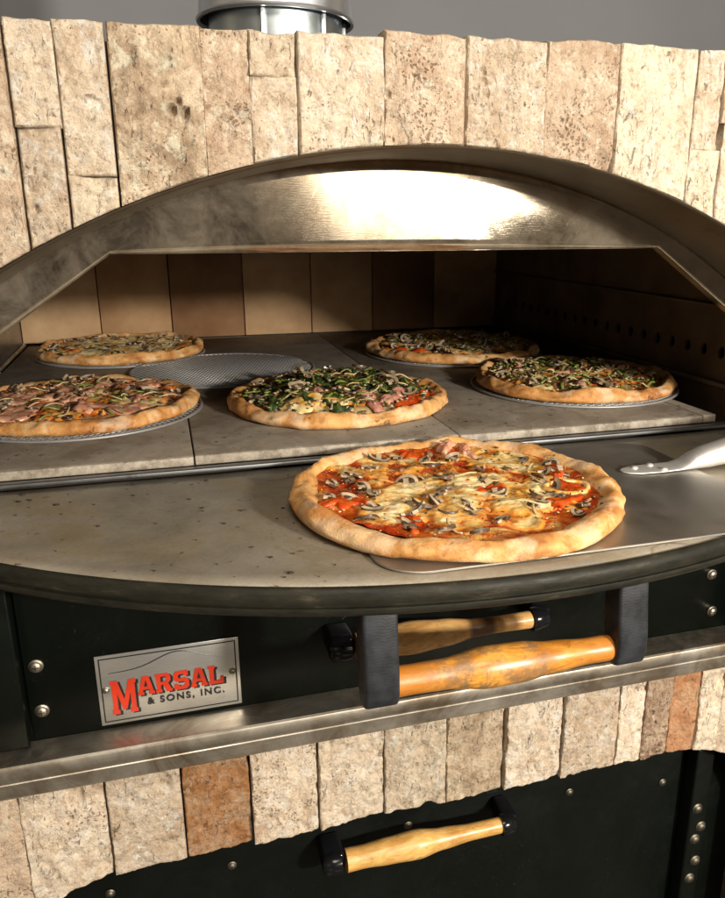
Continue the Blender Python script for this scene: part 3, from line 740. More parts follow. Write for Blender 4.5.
# handles (grip + two brackets), each a part of the oven
def lathe_handle(x0, x1, y, z0, z1, prof, mat, rsc=1.):
    bm = BM(); P0 = Vector((x0, y, z0)); P1 = Vector((x1, y, z1)); L = (P1 - P0).length
    pr = []
    for k in range(49):
        u = k / 48
        for (a, ra), (b, rb) in zip(prof, prof[1:]):
            if a <= u <= b:
                s = (u - a) / (b - a); s = s * s * (3 - 2 * s); r = ra + (rb - ra) * s; break
        pr.append((u * L, r * rsc))
    lathe(bm, P0, P1 - P0, pr, 40)
    bm.transform(Matrix.Translation(-P0))
    return bm, P0
def handle_obj(bm, P0, mat):
    o = obj('door_handle', bm, mat, oven, world=False, angle=50); o.location = P0 - oven.location; return o
def part_local(name, bm, mat, par, **k):
    # world-coordinate mesh under a part that has its own location
    off = root_of(par).location + (par.location if par.parent else Vector((0, 0, 0)))
    bm.transform(Matrix.Translation(-off)); return obj(name, bm, mat, par, world=False, **k)

PB = [(0, .0160), (.08, .0155), (.22, .0162), (.42, .0225), (.55, .0218), (.72, .0172), (.88, .0142), (.97, .0145), (1, .0135)]
YB = .665
bm, p0 = lathe_handle(.196, .452, YB, 1.0915, 1.0895, PB, None)
big = handle_obj(bm, p0, M['wood_big'])
for xc, s in ((.181, -1), (.468, 1)):
    bm = BM()
    # hooked bracket: upright bar, foot rounded forward
    pr = [(.012, .115), (.010, .06), (.007, .02), (.004, -.004), (-.003, -.017), (-.014, -.022), (-.024, -.016), (-.028, 0), (-.027, .03), (-.022, .07), (-.018, .115)]
    pr = [(YB + .008 + a, 1.088 + b * .82) for a, b in pr]
    prism(bm, pr, 'x', xc - .0185, xc + .0185, .004, 3)
    part_local('handle_bracket', bm, M['bracket'], big, angle=40)

def small_handle(xa, xb, y, z, yface, mat, prof, bw=.017, sc=1.0):
    bm, p0 = lathe_handle(xa + .004, xb - .004, y, z, z, prof, None, sc)
    h = handle_obj(bm, p0, mat)
    for xc, s in ((xa, -1), (xb, 1)):
        bm = BM()
        x0, x1 = (xc - 2 * bw + .004, xc + .003) if s < 0 else (xc - .003, xc + bw * 1.3)
        box(bm, (x0, y - .004, z - .016), (x1, yface - .0003, z + .016), .006, 3)
        lathe(bm, (xc + (-.012 if s < 0 else -.002), y, z), (s, 0, 0), [(-.004, .0155), (0, .0165), (.016, .0150), (.020, .011)] if s > 0 else [(-.008, .017), (0, .0175), (.014, .016), (.018, .012)], 28)
        part_local('handle_bracket', bm, M['ferrule'], h, angle=40)
    return h
PS = [(0, .0165), (.10, .0160), (.26, .0185), (.44, .0205), (.60, .0155), (.80, .0120), (1, .0118)]
small_handle(.196, .450, .842, 1.031, YP, M['wood_up'], [(0, .0165), (.10, .0180), (.30, .0215), (.48, .0180), (.66, .0125), (.80, .0112), (1, .0118)])
small_handle(.187, .441, .885, .655, YD, M['wood_lo'], PS)

# nameplate
def text_mesh(body, size, offset=0., extrude=.0004, shear=0., spacing=1.):
    cu = bpy.data.curves.new('txt', 'FONT'); cu.body = body; cu.size = size; cu.offset = offset; cu.extrude = extrude; cu.shear = shear; cu.space_character = spacing
    o = bpy.data.objects.new('txt', cu); COL.objects.link(o); bpy.context.view_layer.update()
    dg = bpy.context.evaluated_depsgraph_get(); me = bpy.data.meshes.new_from_object(o.evaluated_get(dg))
    bpy.data.objects.remove(o); bpy.data.curves.remove(cu)
    b = BM(); b.from_mesh(me); bpy.data.meshes.remove(me)
    return b
def place_text(b, x0, z0, w, h, y, sx=0, sz=0):
    xs_ = [v_.co.x for v_ in b.verts]; ys_ = [v_.co.y for v_ in b.verts]
    mx, Mx, my, My = min(xs_), max(xs_), min(ys_), max(ys_)
    for v_ in b.verts:
        X = x0 + (v_.co.x - mx) / (Mx - mx) * w; Z = z0 + (v_.co.y - my) / (My - my) * h; Y = y - v_.co.z
        v_.co = (X + sx, Y, Z + sz)
    return b
px0, px1, pz0, pz1 = -.114, .057, .9500, 1.0465
bm = BM(); box(bm, (px0, YP - .0022, pz0), (px1, YP - .0002, pz1), .0006); plate = obj('nameplate', bm, M['plate'], oven)
bm = BM(); e = .004; tt = .0016; yf = YP - .0024
for (a, b, c_, d_) in ((px0 + e, px1 - e, pz0 + e, pz0 + e + tt), (px0 + e, px1 - e, pz1 - e - tt, pz1 - e), (px0 + e, px0 + e + tt, pz0 + e + tt, pz1 - e - tt), (px1 - e - tt, px1 - e, pz0 + e + tt, pz1 - e - tt)):
    box(bm, (a, yf, c_), (b, yf + .0004, d_))
# thin hill line above the name
pts = []
for k in range(25):
    u = k / 24; x = px0 + .014 + u * .132
    z = pz1 - .024 + .0175 * math.exp(-((u - .62) / .26) ** 2) - .001
    pts.append((x, yf + .0001, z))
tube(bm, pts, [.0004 + .00035 * math.sin(PI * k / 24) for k in range(25)], 6)
obj('border_line', bm, M['ink'], plate, smooth=False)
GL = {'M': [[(0, 0), (.30, 0), (.30, .12), (.24, .12), (.24, .62), (.42, .12), (.58, .12), (.76, .62), (.76, .12), (.70, .12), (.70, 0), (1, 0), (1, .12), (.95, .12), (.95, .88), (1, .88), (1, 1), (.72, 1), (.5, .42), (.28, 1), (0, 1), (0, .88), (.05, .88), (.05, .12), (0, .12)]],
      'A': [[(0, 0), (.36, 0), (.36, .15), (.29, .15), (.32, .28), (.68, .28), (.71, .15), (.64, .15), (.64, 0), (1, 0), (1, .15), (.95, .15), (.70, 1), (.30, 1), (.05, .15), (0, .15)], [(.38, .44), (.5, .80), (.62, .44)]],
      'R': [[(0, 0), (.38, 0), (.38, .15), (.32, .15), (.32, .40), (.46, .40), (.66, 0), (1, 0), (1, .15), (.93, .15), (.76, .46), (.92, .60), (.92, .84), (.76, 1), (0, 1), (0, .85), (.07, .85), (.07, .15), (0, .15)], [(.32, .56), (.32, .84), (.60, .84), (.66, .78), (.66, .62), (.60, .56)]],
      'S': [[(.04, 0), (.78, 0), (.96, .14), (.96, .46), (.80, .60), (.34, .60), (.30, .66), (.30, .76), (.38, .82), (.62, .82), (.68, .72), (.92, .72), (.92, 1), (.20, 1), (.04, .86), (.04, .56), (.20, .42), (.64, .42), (.70, .36), (.70, .24), (.62, .18), (.36, .18), (.30, .30), (.04, .30)]],
      'L': [[(0, 0), (.96, 0), (.96, .38), (.76, .38), (.74, .18), (.36, .18), (.36, .85), (.44, .85), (.44, 1), (0, 1), (0, .85), (.09, .85), (.09, .15), (0, .15)]]}
def glyphs(bm, word, x0, z0, w, h, y, th, sp=.10, dx=0., dz=0.):
    """slab-serif capitals as extruded plates; counters are cut out by fill"""
    n = len(word); cw = w / (n + sp * (n - 1))
    for i, ch in enumerate(word):
        t_ = bmesh.new(); es = []
        for loop_ in GL[ch]:
            vs = [t_.verts.new((x0 + dx + cw * (i * (1 + sp) + a), y, z0 + dz + h * b)) for a, b in loop_]
            es += [t_.edges.new((vs[k], vs[(k + 1) % len(vs)])) for k in range(len(vs))]
        bmesh.ops.triangle_fill(t_, use_beauty=True, edges=es)
        r = bmesh.ops.extrude_face_region(t_, geom=list(t_.faces))
        for v_ in r['geom']:
            if isinstance(v_, bmesh.types.BMVert): v_.co.y -= th
        bmesh.ops.recalc_face_normals(t_, faces=t_.faces); merge(bm, t_)
for nm, mt, dx, dz, yy, th in (('name_shadow', 'ink', .0030, -.0020, yf, .0003), ('name_lettering', 'redink', 0, 0, yf - .0004, .0003)):
    bm = BM(); glyphs(bm, 'M', -.0995, .9640, .030, .0465, yy, th, 0, dx, dz); glyphs(bm, 'ARSAL', -.0680, .9850, .105, .0260, yy, th, .07, dx, dz)
    obj(nm, bm, M[mt], plate, smooth=False)
bm = place_text(text_mesh('& SONS, INC.', 1, .028, spacing=1.28), -.058, .9690, .094, .0110, yf - .0004)
obj('small_lettering', bm, M['ink'], plate, smooth=False)
for x in (px0 + .0095, px1 - .0095): bolt(x, YP - .0022, (pz0 + pz1) / 2 + .001, .0036, plate, 'screw')

# outer body so the oven is solid from other sides
bm = BM(); box(bm, (-.50, .931, .0), (-.42, 2.3, 1.0)); box(bm, (1.04, .931, 0), (1.12, 2.3, 1.0)); box(bm, (-.50, 2.301, 0), (1.12, 2.32, 1.70)); box(bm, (-.50, .935, 1.655), (1.12, 2.30, 1.70))
obj('outer_casing', bm, M['soot'], oven, smooth=False)

# ------------------------------------------------------------------ flue
flue = thing('flue_pipe', 'shiny round metal flue pipe rising behind the top of the stone', 'flue', (.214, 1.4, 1.70))
bm = BM(); lathe(bm, (.214, 1.4, 1.853), (0, 0, 1), [(0, .122), (.0, .1265), (.003, .128), (.006, .1265), (.0065, .124), (.05, .1195), (.12, .1165), (.9, .1165), (.9, .113), (.05, .113), (0.004, .118)], 72, cap=False)
bmesh.ops.recalc_face_normals(bm, faces=bm.faces)
obj('pipe', bm, M['zinc'], flue, angle=40)
bm = BM(); lathe(bm, (.214, 1.4, 1.7005), (0, 0, 1), [(0, .108), (.26, .108)], 64, cap=False)
M['zinc_dark'] = mat_steel('flue_collar_steel', (.50, .56, .58), .3, .45, scratch=False)
cl = obj('collar', bm, M['zinc_dark'], flue)
for a in (-1.9, -1.0, -.1, .9, 1.9, 2.8):
    bm = BM(); x, y = .214 + .1105 * math.cos(a), 1.4 + .1105 * math.sin(a)
    box(bm, (x - .0035, y - .004, 1.701), (x + .0035, y + .004, 1.86), .001); obj('strap', bm, M['zinc'], flue)

# ------------------------------------------------------------------ food
def crust_h(u, th, seed, R0):
    return 0
class Pizza:
    def __init__(s, name, label, c, rad, zbase, seed, base_mat, squash=(1, 1), hgt=.024, rimw=.17, heap=0, lumpy=1., cat='pizza', group='pizzas'):
        s.c = c; s.R = rad; s.z = zbase; s.seed = seed; s.rr = random.Random(seed); s.h = hgt; s.rimw = rimw; s.sq = squash; s.heap = heap; s.lump = lumpy
        s.t = thing(name, label, cat, (c[0], c[1], zbase), 0, group)
        s.t.rotation_euler.z = 0
        s.build(base_mat)
    def edge(s, th):
        return s.R * (1 + .032 * noise.noise(Vector((math.cos(th) * 1.3, math.sin(th) * 1.3, s.seed))) + .016 * s.lump * noise.noise(Vector((math.cos(th) * 5, math.sin(th) * 4, s.seed + 5))))
    def rimh(s, th):
        return s.h * (1 + .40 * noise.noise(Vector((math.cos(th) * 2.2, math.sin(th) * 2.2, s.seed + 9))) + .12 * s.lump * noise.noise(Vector((math.cos(th) * 7, math.sin(th) * 7, s.seed + 2))))
    def inner(s, th):
        return 1 - s.rimw * (1 + .75 * noise.noise(Vector((math.cos(th) * 3, math.sin(th) * 3, s.seed + 20))) + .35 * s.lump * noise.noise(Vector((math.cos(th) * 9, math.sin(th) * 9, s.seed + 21))))
    def P(s, u, th, z): 
        r = s.edge(th) * u
        return Vector((r * math.cos(th) * s.sq[0], r * math.sin(th) * s.sq[1], z))
    def topz(s, x, y):
        """top of the filling at a local point"""
        q = (x * x + y * y) / (s.R * .84) ** 2
        return s.h * .52 + .0045 * fbm(x * 22 + s.seed, y * 22, 1.3, 4) + .002 + s.heap * max(0, 1 - q * q)
    def build(s, base_mat):
        n, bm = 220, BM()
        prof = []
        rings = []
        # bottom, side, rim, down into the filling
        segs = [(.0, 0), (.5, 0), (.9, 0), (.955, .02), (.985, .12), (.998, .30), (1.0, .48), (.992, .66), (.975, .82), (.95, .94), (.925, 1.0), (.895, .98), (.86, .90), (.83, .76), (.80, .58), (.77, .46), (.5, .36), (.0, .36)]
        for (u, hh) in segs:
            if u == 0:
                rings.append([bm.verts.new((0, 0, hh * s.h))]); continue
            ring = []
            for k in range(n):
                th = 2 * PI * k / n; H = s.rimh(th); inn = s.inner(th)
                uu = u if u > .955 else u
                if .76 < u < .96:
                    uu = .955 - (.955 - u) * (1 - inn) / .20
                elif u == .5: uu = .5
                p = s.P(uu, th, hh * H)
                if hh > .1 and u > .77:
                    d = fbm(p.x * 26 + s.seed, p.y * 26, hh * 2, 5) * .0034 + fbm(p.x * 90, p.y * 90, hh * 3 + s.seed, 3) * .0008
                    q = p.normalized(); p = p + Vector((q.x, q.y, 1.2)) * d
                ring.append(bm.verts.new(p))
            rings.append(ring)
        for a, b in zip(rings, rings[1:]):
            if len(a) == 1:
                for k in range(n): bm.faces.new((a[0], b[(k + 1) % n], b[k]))
            elif len(b) == 1:
                for k in range(n): bm.faces.new((a[k], a[(k + 1) % n], b[0]))
            else:
                for k in range(n): bm.faces.new((a[k], a[(k + 1) % n], b[(k + 1) % n], b[k]))
        bmesh.ops.recalc_face_normals(bm, faces=bm.faces)
        obj('crust', bm, M['crust'], s.t, world=False)
        # filling
        bm = BM(); nr = 44; rings = [[bm.verts.new((0, 0, s.topz(0, 0)))]]
        for j in range(1, nr + 1):
            ring = []
            for k in range(n):
                th = 2 * PI * k / n
                lim = s.inner(th) - .005 + .014 * noise.noise(Vector((math.cos(th) * 14, math.sin(th) * 14, s.seed + 31)))
                u = lim * j / nr; p = s.P(u, th, 0)
                e = (j / nr)
                z = s.topz(p.x, p.y)
                if e > .9: z += (e - .9) * 10 * (s.rimh(th) * .70 - s.topz(p.x, p.y)) * .55
                ring.append(bm.verts.new((p.x, p.y, z)))
            rings.append(ring)
        for k in range(n): bm.faces.new((rings[0][0], rings[1][k], rings[1][(k + 1) % n]))
        for a, b in zip(rings[1:], rings[2:]):
            for k in range(n): bm.faces.new((a[k], b[k], b[(k + 1) % n], a[(k + 1) % n]))
        obj('sauce_layer', bm, base_mat, s.t, world=False)
    def spot(s, umax=.80, umin=0):
        th = s.rr.uniform(0, 2 * PI); u = math.sqrt(s.rr.uniform(umin ** 2, umax ** 2))
        p = s.P(u, th, 0); return p.x, p.y
    def spots(s, n, umax=.78, mind=.02):
        out = []
        tries = 0
        while len(out) < n and tries < n * 60:
            tries += 1; x, y = s.spot(umax)
            if all((x - a) ** 2 + (y - b) ** 2 > mind ** 2 for a, b in out): out.append((x, y))
        return out
    def cheese_sheet(s, cover=.5, scale=16, h=.0032, bias=lambda x, y: 0., sx=1., sy=1.):
        n = int(2 * s.R / .0017); bm = BM(); V = {}; ly = bm.verts.layers.float.new('thick')
        off = s.seed * 3.7
        for i in range(n + 1):
            for j in range(n + 1):
                x = -s.R + 2 * s.R * i / n; y = -s.R + 2 * s.R * j / n; r = math.hypot(x, y)
                th = math.atan2(y, x); lim = s.edge(th) * (s.inner(th) - .01)
                if r > lim: continue
                w_ = .6 * noise.noise(Vector((x * 14 + off, y * 14, 7)))
                m = .5 + .62 * noise.noise(Vector((x * scale * sx + off + w_, y * scale * sy + w_, 1.7))) + .20 * noise.noise(Vector((x * scale * 2.7 + off, y * scale * 2.7, 4.1))) + .11 * noise.noise(Vector((x * scale * 7 + off, y * scale * 7, 2.2)))
                m -= 1 - cover + 1.5 * max(0, r / lim - .80) + bias(x, y)
                if m < -.03: continue
                k = max(0, min(1, (m + .03) / .16)); k = k * k * (3 - 2 * k)
                z = s.topz(x, y) - .0012 + h * k * (1 + .35 * noise.noise(Vector((x * 42 + off, y * 42, 3)))) + .0006 * fbm(x * 130, y * 130, off, 3) * k + .0012 * k
                V[i, j] = bm.verts.new((x, y, z)); V[i, j][ly] = max(0, min(1, m / .42))
        for (i, j) in list(V):
            q = [(i, j), (i + 1, j), (i + 1, j + 1), (i, j + 1)]
            if all(a in V for a in q): bm.faces.new([V[a] for a in q])
        for v_ in [v_ for v_ in bm.verts if not v_.link_faces]: bm.verts.remove(v_)
        return obj('melted_cheese', bm, M['cheese_sheet'], s.t, world=False)
    def blob(s, name, mat, x, y, r, h, elong=1., lift=0., bumpy=.35, n=26, nr=7, seed=None, rag=.35):
        seed = s.rr.uniform(0, 99) if seed is None else seed; rot = s.rr.uniform(0, PI)
        bm = BM(); rings = []
        cr, sr = math.cos(rot), math.sin(rot)
        def pos(u, th):
            rr_ = r * u * (1 + rag * noise.noise(Vector((math.cos(th) * 1.6, math.sin(th) * 1.6, seed))) + rag * .5 * noise.noise(Vector((math.cos(th) * 5, math.sin(th) * 5, seed))))
            a, b = rr_ * math.cos(th) * elong, rr_ * math.sin(th)
            X, Y = x + a * cr - b * sr, y + a * sr + b * cr
            zz = s.topz(X, Y) + lift + h * (1 - u ** 4) * (1 + bumpy * noise.noise(Vector((X * 70, Y * 70, seed))) + bumpy * .5 * noise.noise(Vector((X * 200, Y * 200, seed)))) - .0012 * (u > .99)
            return (X, Y, zz)
        c0 = bm.verts.new(pos(0, 0))
        for j in range(1, nr + 1): rings.append([bm.verts.new(pos(j / nr, 2 * PI * k / n)) for k in range(n)])
        low = []
        for v_ in rings[-1]:
            low.append(bm.verts.new((x + (v_.co.x - x) * .93, y + (v_.co.y - y) * .93, v_.co.z - .003)))
        rings.append(low)
        for k in range(n): bm.faces.new((c0, rings[0][k], rings[0][(k + 1) % n]))
        for a, b in zip(rings, rings[1:]):
            for k in range(n): bm.faces.new((a[k], b[k], b[(k + 1) % n], a[(k + 1) % n]))
        bm.faces.new(low[::-1])
        return obj(name, bm, mat, s.t, world=False, loc=(x, y, s.topz(x, y)))
    def mushroom(s, x, y, size, lift=.004):
        rr = s.rr
        # cap arc outline, gills inside it, stem
        t_ = BM(); th = rr.uniform(.0024, .0034)
        capo, capi = [], []
        K = 12; w_ = rr.uniform(.9, 1.15)
        for k in range(K + 1):
            a = PI * (k / K) ; capo.append((math.cos(a) * .5 * w_, math.sin(a) * .42)); capi.append((math.cos(a) * .36 * w_, math.sin(a) * .24))
        curl = rr.uniform(-.35, .5); arch_ = rr.uniform(4, 22)
        def put(loops, mat, dz=0.):
            for poly_ in loops:
                up = [t_.verts.new((a, b, th / size + dz)) for a, b in poly_]; dn = [t_.verts.new((a, b, -dz * .5)) for a, b in poly_]
                f = t_.faces.new(up); f.material_index = mat; f = t_.faces.new(dn[::-1]); f.material_index = mat
                m_ = len(poly_)
                for k in range(m_):
                    f = t_.faces.new((up[k], dn[k], dn[(k + 1) % m_], up[(k + 1) % m_])); f.material_index = 1 if (mat == 1 or (dz == 0. and k == 0)) else 0
        put([[capo[k], capo[k + 1], capi[k + 1], capi[k]] for k in range(K)], 0)
        put([[(capi[k][0], capi[k][1]), (capi[k + 1][0], capi[k + 1][1]), (capi[k + 1][0] * .45, .02), (capi[k][0] * .45, .02)] for k in range(K) if abs(capi[k][0] - capi[k + 1][0]) > .01], 1, -.004)
        sw = rr.uniform(.09, .13)
        ln = rr.uniform(.02, .34)
        put([[(sw, .18), (sw * .9, -.02), (-sw * .9, -.02), (-sw, .18)], [(sw * .9, -.02), (sw * 1.2, -ln), (-sw * 1.2, -ln), (-sw * .9, -.02)]], 0, .004)
        rot = Matrix.Rotation(rr.uniform(0, 2 * PI), 4, 'Z') @ Matrix.Rotation(rr.uniform(-.5, .5), 4, 'X') @ Matrix.Rotation(rr.uniform(-.4, .4), 4, 'Y')
        for v_ in t_.verts:
            p = v_.co * size
            p.z += arch_ * (p.x ** 2) * (1 if curl > 0 else -1) + arch_ * .7 * p.y * p.y + .0018 * noise.noise(v_.co * 2.2 + Vector((x * 99, y * 99, 0)))
            v_.co = rot @ p
        zc = s.topz(x, y) + lift
        mz = min(v_.co.z for v_ in t_.verts)
        for v_ in t_.verts: v_.co += Vector((x, y, zc - mz * .45))
        bmesh.ops.recalc_face_normals(t_, faces=t_.faces)
        return obj('mushroom_slice', t_, [M['mush'], M['gill']], s.t, world=False, smooth=True, angle=50, loc=(x, y, zc))
    def strip(s, name, mat, x, y, L, rad=.0022, lift=.003, bend=1., flat=.7):
        rr = s.rr; a = rr.uniform(0, 2 * PI); k = rr.uniform(-1, 1) * bend / L * 1.6; pts = []; px, py = x - math.cos(a) * L / 2, y - math.sin(a) * L / 2
        N_ = 12; ph = rr.uniform(0, 6)
        for i in range(N_ + 1):
            u = i / N_
            pts.append((px, py, s.topz(px, py) + lift + .003 * math.sin(ph + u * 4)))
            px += math.cos(a) * L / N_; py += math.sin(a) * L / N_; a += k * L / N_
        bm = BM(); tube(bm, pts, [rad * (.45 + .55 * math.sin(PI * min(1, max(0, (i + .6) / (N_ + 1.2)))) ** .5) for i in range(N_ + 1)], 7, flat=flat)
        return obj(name, bm, mat, s.t, world=False, loc=(x, y, s.topz(x, y)))
    def bits(s, name, mats, n, size=(.002, .005), umax=.82, lift=.002, region=None, thick=.45):
        """finely chopped scatter nobody could count"""
        bm = BM(); rr = s.rr
        for i in range(n):
            x, y = s.spot(umax)
            if region and not region(x, y): continue
            sz = rr.uniform(*size); m_ = rr.randrange(len(mats))
            t_ = bmesh.new(); bmesh.ops.create_icosphere(t_, subdivisions=1, radius=1)
            Mx = Matrix.Translation((x, y, s.topz(x, y) + lift + rr.uniform(0, .003))) @ Matrix.Rotation(rr.uniform(0, 6), 4, 'Z') @ Matrix.Rotation(rr.uniform(-.6, .6), 4, 'X') @ Matrix.Diagonal((sz * rr.uniform(.8, 1.6), sz * rr.uniform(.5, 1), sz * thick, 1))
            for v_ in t_.verts: v_.co = Mx @ (v_.co * (1 + .3 * noise.noise(v_.co * 2 + Vector((i, 0, 0)))))
            for f in t_.faces: f.material_index = m_
            merge(bm, t_)
        return obj(name, bm, mats, s.t, world=False, kind='stuff')
    def olive(s, x, y, r=.0065):
        bm = BM(); q = [(x + r * math.cos(a), y + r * math.sin(a), s.topz(x, y) + .004 + .001 * math.sin(a * 1 + 2)) for a in [2 * PI * k / 16 for k in range(16)]]
        tube(bm, q, r * .38, 8, closed=True)
        return obj('olive_ring', bm, M['olive'], s.t, world=False)

# --- front pizza on the peel
P1 = Pizza('pizza', 'largest pizza, mushroom and melted cheese, lying on the peel blade at the front', (.333, .848), .203, 1.2152, 3, M['sauce'], (1.02, .98), .0235, .15, lumpy=.35)
P1.cheese_sheet(.69, 12, .0024, lambda x, y: .45 * math.exp(-(((x - .135) / .035) ** 2 + ((y + .045) / .03) ** 2)) + .22 * math.exp(-(((x + .05) / .10) ** 2 + ((y + .135) / .03) ** 2)) + .25 * math.exp(-(((x - .05) / .05) ** 2 + ((y - .14) / .03) ** 2)) + .2 * math.exp(-(((x + .145) / .03) ** 2 + ((y + .03) / .04) ** 2)))
P1.blob('tomato_piece', M['tomato'], .130, -.045, .021, .004, 1.3, .001, .5, 44, 10, rag=.4)
bm = BM(); tube(bm, [(.130 + (.027 + .003 * math.sin(3 * a)) * math.cos(a), -.045 + .022 * math.sin(a), P1.topz(.13, -.045) + .003) for a in [2 * PI * k / 28 for k in range(28)]], .0042, 8, closed=True, flat=.7)
obj('melted_cheese', bm, M['cheese'], P1.t, world=False)
for (x, y) in P1.spots(48, .80, .018): P1.mushroom(x, y, P1.rr.uniform(.020, .034), .0005)
for (x, y, r) in [(-.150, -.02, .018), (-.01, .150, .018), (.10, -.085, .020), (-.09, -.095, .016), (.04, -.02, .014)]:
    P1.blob('tomato_piece', M['tomato'], x, y, r, .0035, 1.5, .001, .9, 40, 9, rag=.8)
for (x, y, r) in [(.045, .160, .014), (.07, .14, .012), (.14, .0, .010)]:
    P1.blob('ham_piece', M['tomato'] if x > .1 else M['ham'], x, y, r, .005, 1.9, .003, 1., 36, 8, rag=.9)
for (x, y) in P1.spots(10, .72, .03): P1.strip('onion_strip', M['onion'], x, y, P1.rr.uniform(.025, .05), .0018, .004)
for (x, y) in P1.spots(12, .76, .03): P1.blob('meat_crumble', M['meat'], x, y, P1.rr.uniform(.004, .008), .004, 1.4, .001, 1, 14, 4)
P1.bits('browned_crumbs', [M['meat'], M['meat'], M['crust'], M['tomato'], M['gill']], 520, (.0008, .0026), .86, .0003)
P1.bits('charred_herbs', [M['gill'], M['herb']], 160, (.0010, .0030), .92, .004, region=lambda x, y: x > .04 and (x * x + y * y) > .013)

# --- left pizza: ham and vegetables
P2 = Pizza('pizza', 'pizza with ham, pepper and onion on the left edge, front left of the deck', (-.148, 1.395), .192, ZD + .0052, 11, M['sauce_brown'], (1.02, 1), .0225, .12, .008)
P2.cheese_sheet(0.66, 15, .0035)
for (x, y) in P2.spots(18, .80, .030): P2.blob('ham_piece', M['ham'], x, y, P2.rr.uniform(.014, .028), P2.rr.uniform(.0025, .005), 1.8, .004, .9, 30, 7, rag=.8)
for (x, y) in P2.spots(14, .80, .03): P2.blob('tomato_piece', M['pepper'] if x > .03 and y < 0 else M['tomato_dull'], x, y, P2.rr.uniform(.009, .016), .005, 1.5, .001, .8, 18, 5)
for (x, y) in P2.spots(20, .80, .025): P2.strip('pepper_strip', M['pepper'], x, y, P2.rr.uniform(.018, .035), .0025, .005)
for (x, y) in P2.spots(28, .80, .022): P2.strip('onion_strip', M['onion'], x, y, P2.rr.uniform(.02, .045), .0018, .007)
for (x, y) in P2.spots(16, .80, .03): P2.mushroom(x, y, P2.rr.uniform(.024, .034), .006)
for (x, y) in P2.spots(9, .78, .04): P2.olive(x, y)
P2.bits('browned_crumbs', [M['meat'], M['tomato'], M['meat']], 320, (.0015, .0045), .84, .003)

# --- back-left pizza: mushroom and white cheese
P3 = Pizza('pizza', 'pale pizza covered with mushroom slices at the back left, against the firebrick', (-.104, 1.992), .190, ZD + .0052, 17, M['sauce_pale'], (1.02, 1), .024, .11, .004)
P3.cheese_sheet(1.0, 15, .0035)
for (x, y) in P3.spots(40, .84, .020): P3.mushroom(x, y, P3.rr.uniform(.026, .038), .001)
for (x, y) in P3.spots(8, .8, .04): P3.strip('pepper_strip', M['pepper'], x, y, .025, .002, .006)
for (x, y) in ((-.12, -.06), (-.14, -.02), (-.10, -.09), (.14, -.06)): P3.blob('tomato_piece', M['tomato_dull'], x, y, .014, .005, 1.4, .002, .6, 16, 4)

# --- centre pizza: dark greens
P4 = Pizza('pizza', 'pizza heaped with dark greens, peppers and red onion in the middle of the deck front', (.290, 1.322), .190, ZD + .0015, 27, M['sauce_green'], (1.04, .96), .025, .13, .021, 1.8)
P4.cheese_sheet(0.5, 15, .0035)
for (x, y) in P4.spots(44, .78, .017): P4.blob('wilted_leaf', M['herb'], x, y, P4.rr.uniform(.007, .016), P4.rr.uniform(.003, .008), 1.5, .002, 1.2, 30, 7, rag=1.1)
for (x, y) in P4.spots(26, .80, .02): P4.strip('pepper_strip', M['pepper'], x, y, P4.rr.uniform(.02, .05), .0028, .010)
for (x, y) in P4.spots(22, .80, .02): P4.strip('onion_strip', M['onion'], x, y, P4.rr.uniform(.02, .04), .0018, .012)
for (x, y) in [(.06, -.12), (.02, -.10), (-.03, .11), (-.11, .08), (.09, -.09), (.03, -.14), (-.05, -.06)]: P4.blob('red_onion_piece', M['redonion'], x, y, .011, .005, 1.7, .006, .8, 24, 6, rag=.7)
for (x, y) in [(.13, -.03), (.15, -.06), (.11, -.10), (.09, -.13), (.05, .15), (.0, .155)]: P4.blob('tomato_piece', M['tomato'], x, y, .020, .006, 1.4, .002, .8, 28, 7, rag=.7)
for (x, y) in P4.spots(14, .8, .03): P4.mushroom(x, y, P4.rr.uniform(.028, .038), .012)
for (x, y) in P4.spots(14, .78, .03): P4.olive(x, y)
P4.blob('melted_cheese', M['cheese'], -.080, -.095, .026, .005, 1.5, .004, .5, 40, 9, rag=.7)
P4.blob('melted_cheese', M['cheese'], -.035, -.118, .018, .004, 1.6, .004, .5, 40, 9, rag=.7)
P4.bits('chopped_greens', [M['herb'], M['meat'], M['mush'], M['pepper']], 620, (.0020, .0060), .86, .006)

# --- right pizza
P5 = Pizza('pizza', 'pizza with chopped green pepper and meat, rightmost on the deck', (.775, 1.355), .196, ZD + .0052, 31, M['sauce_green'], (1, 1), .0235, .12, .008)
P5.cheese_sheet(0.68, 15, .0035)
for (x, y) in P5.spots(62, .82, .015): P5.strip('pepper_strip', M['pepper'], x, y, P5.rr.uniform(.012, .030), .0036, .006)
for (x, y) in P5.spots(30, .82, .018): P5.strip('onion_strip', M['onion'], x, y, P5.rr.uniform(.014, .034), .0020, .008)
for (x, y) in P5.spots(24, .8, .02): P5.blob('meat_crumble', M['meat'] if (x + y) < .02 else M['tomato_dull'], x, y, P5.rr.uniform(.006, .011), .006, 1.3, .002, 1, 14, 4)
for (x, y) in P5.spots(4, .8, .06): P5.blob('red_onion_piece', M['redonion'], x, y, .010, .007, 1.8, .003, .6, 14, 4)
for (x, y) in [(.13, .0), (.10, -.08), (.14, -.04), (-.12, -.06), (.02, -.12), (.15, .05)]: P5.blob('tomato_piece', M['tomato_dull'], x, y, .014, .005, 1.5, .001, .7, 16, 4)
for (x, y) in P5.spots(12, .8, .03): P5.mushroom(x, y, P5.rr.uniform(.024, .034), .006)
P5.bits('chopped_greens', [M['pepper'], M['meat'], M['herb'], M['mush']], 520, (.002, .0055), .84, .004)

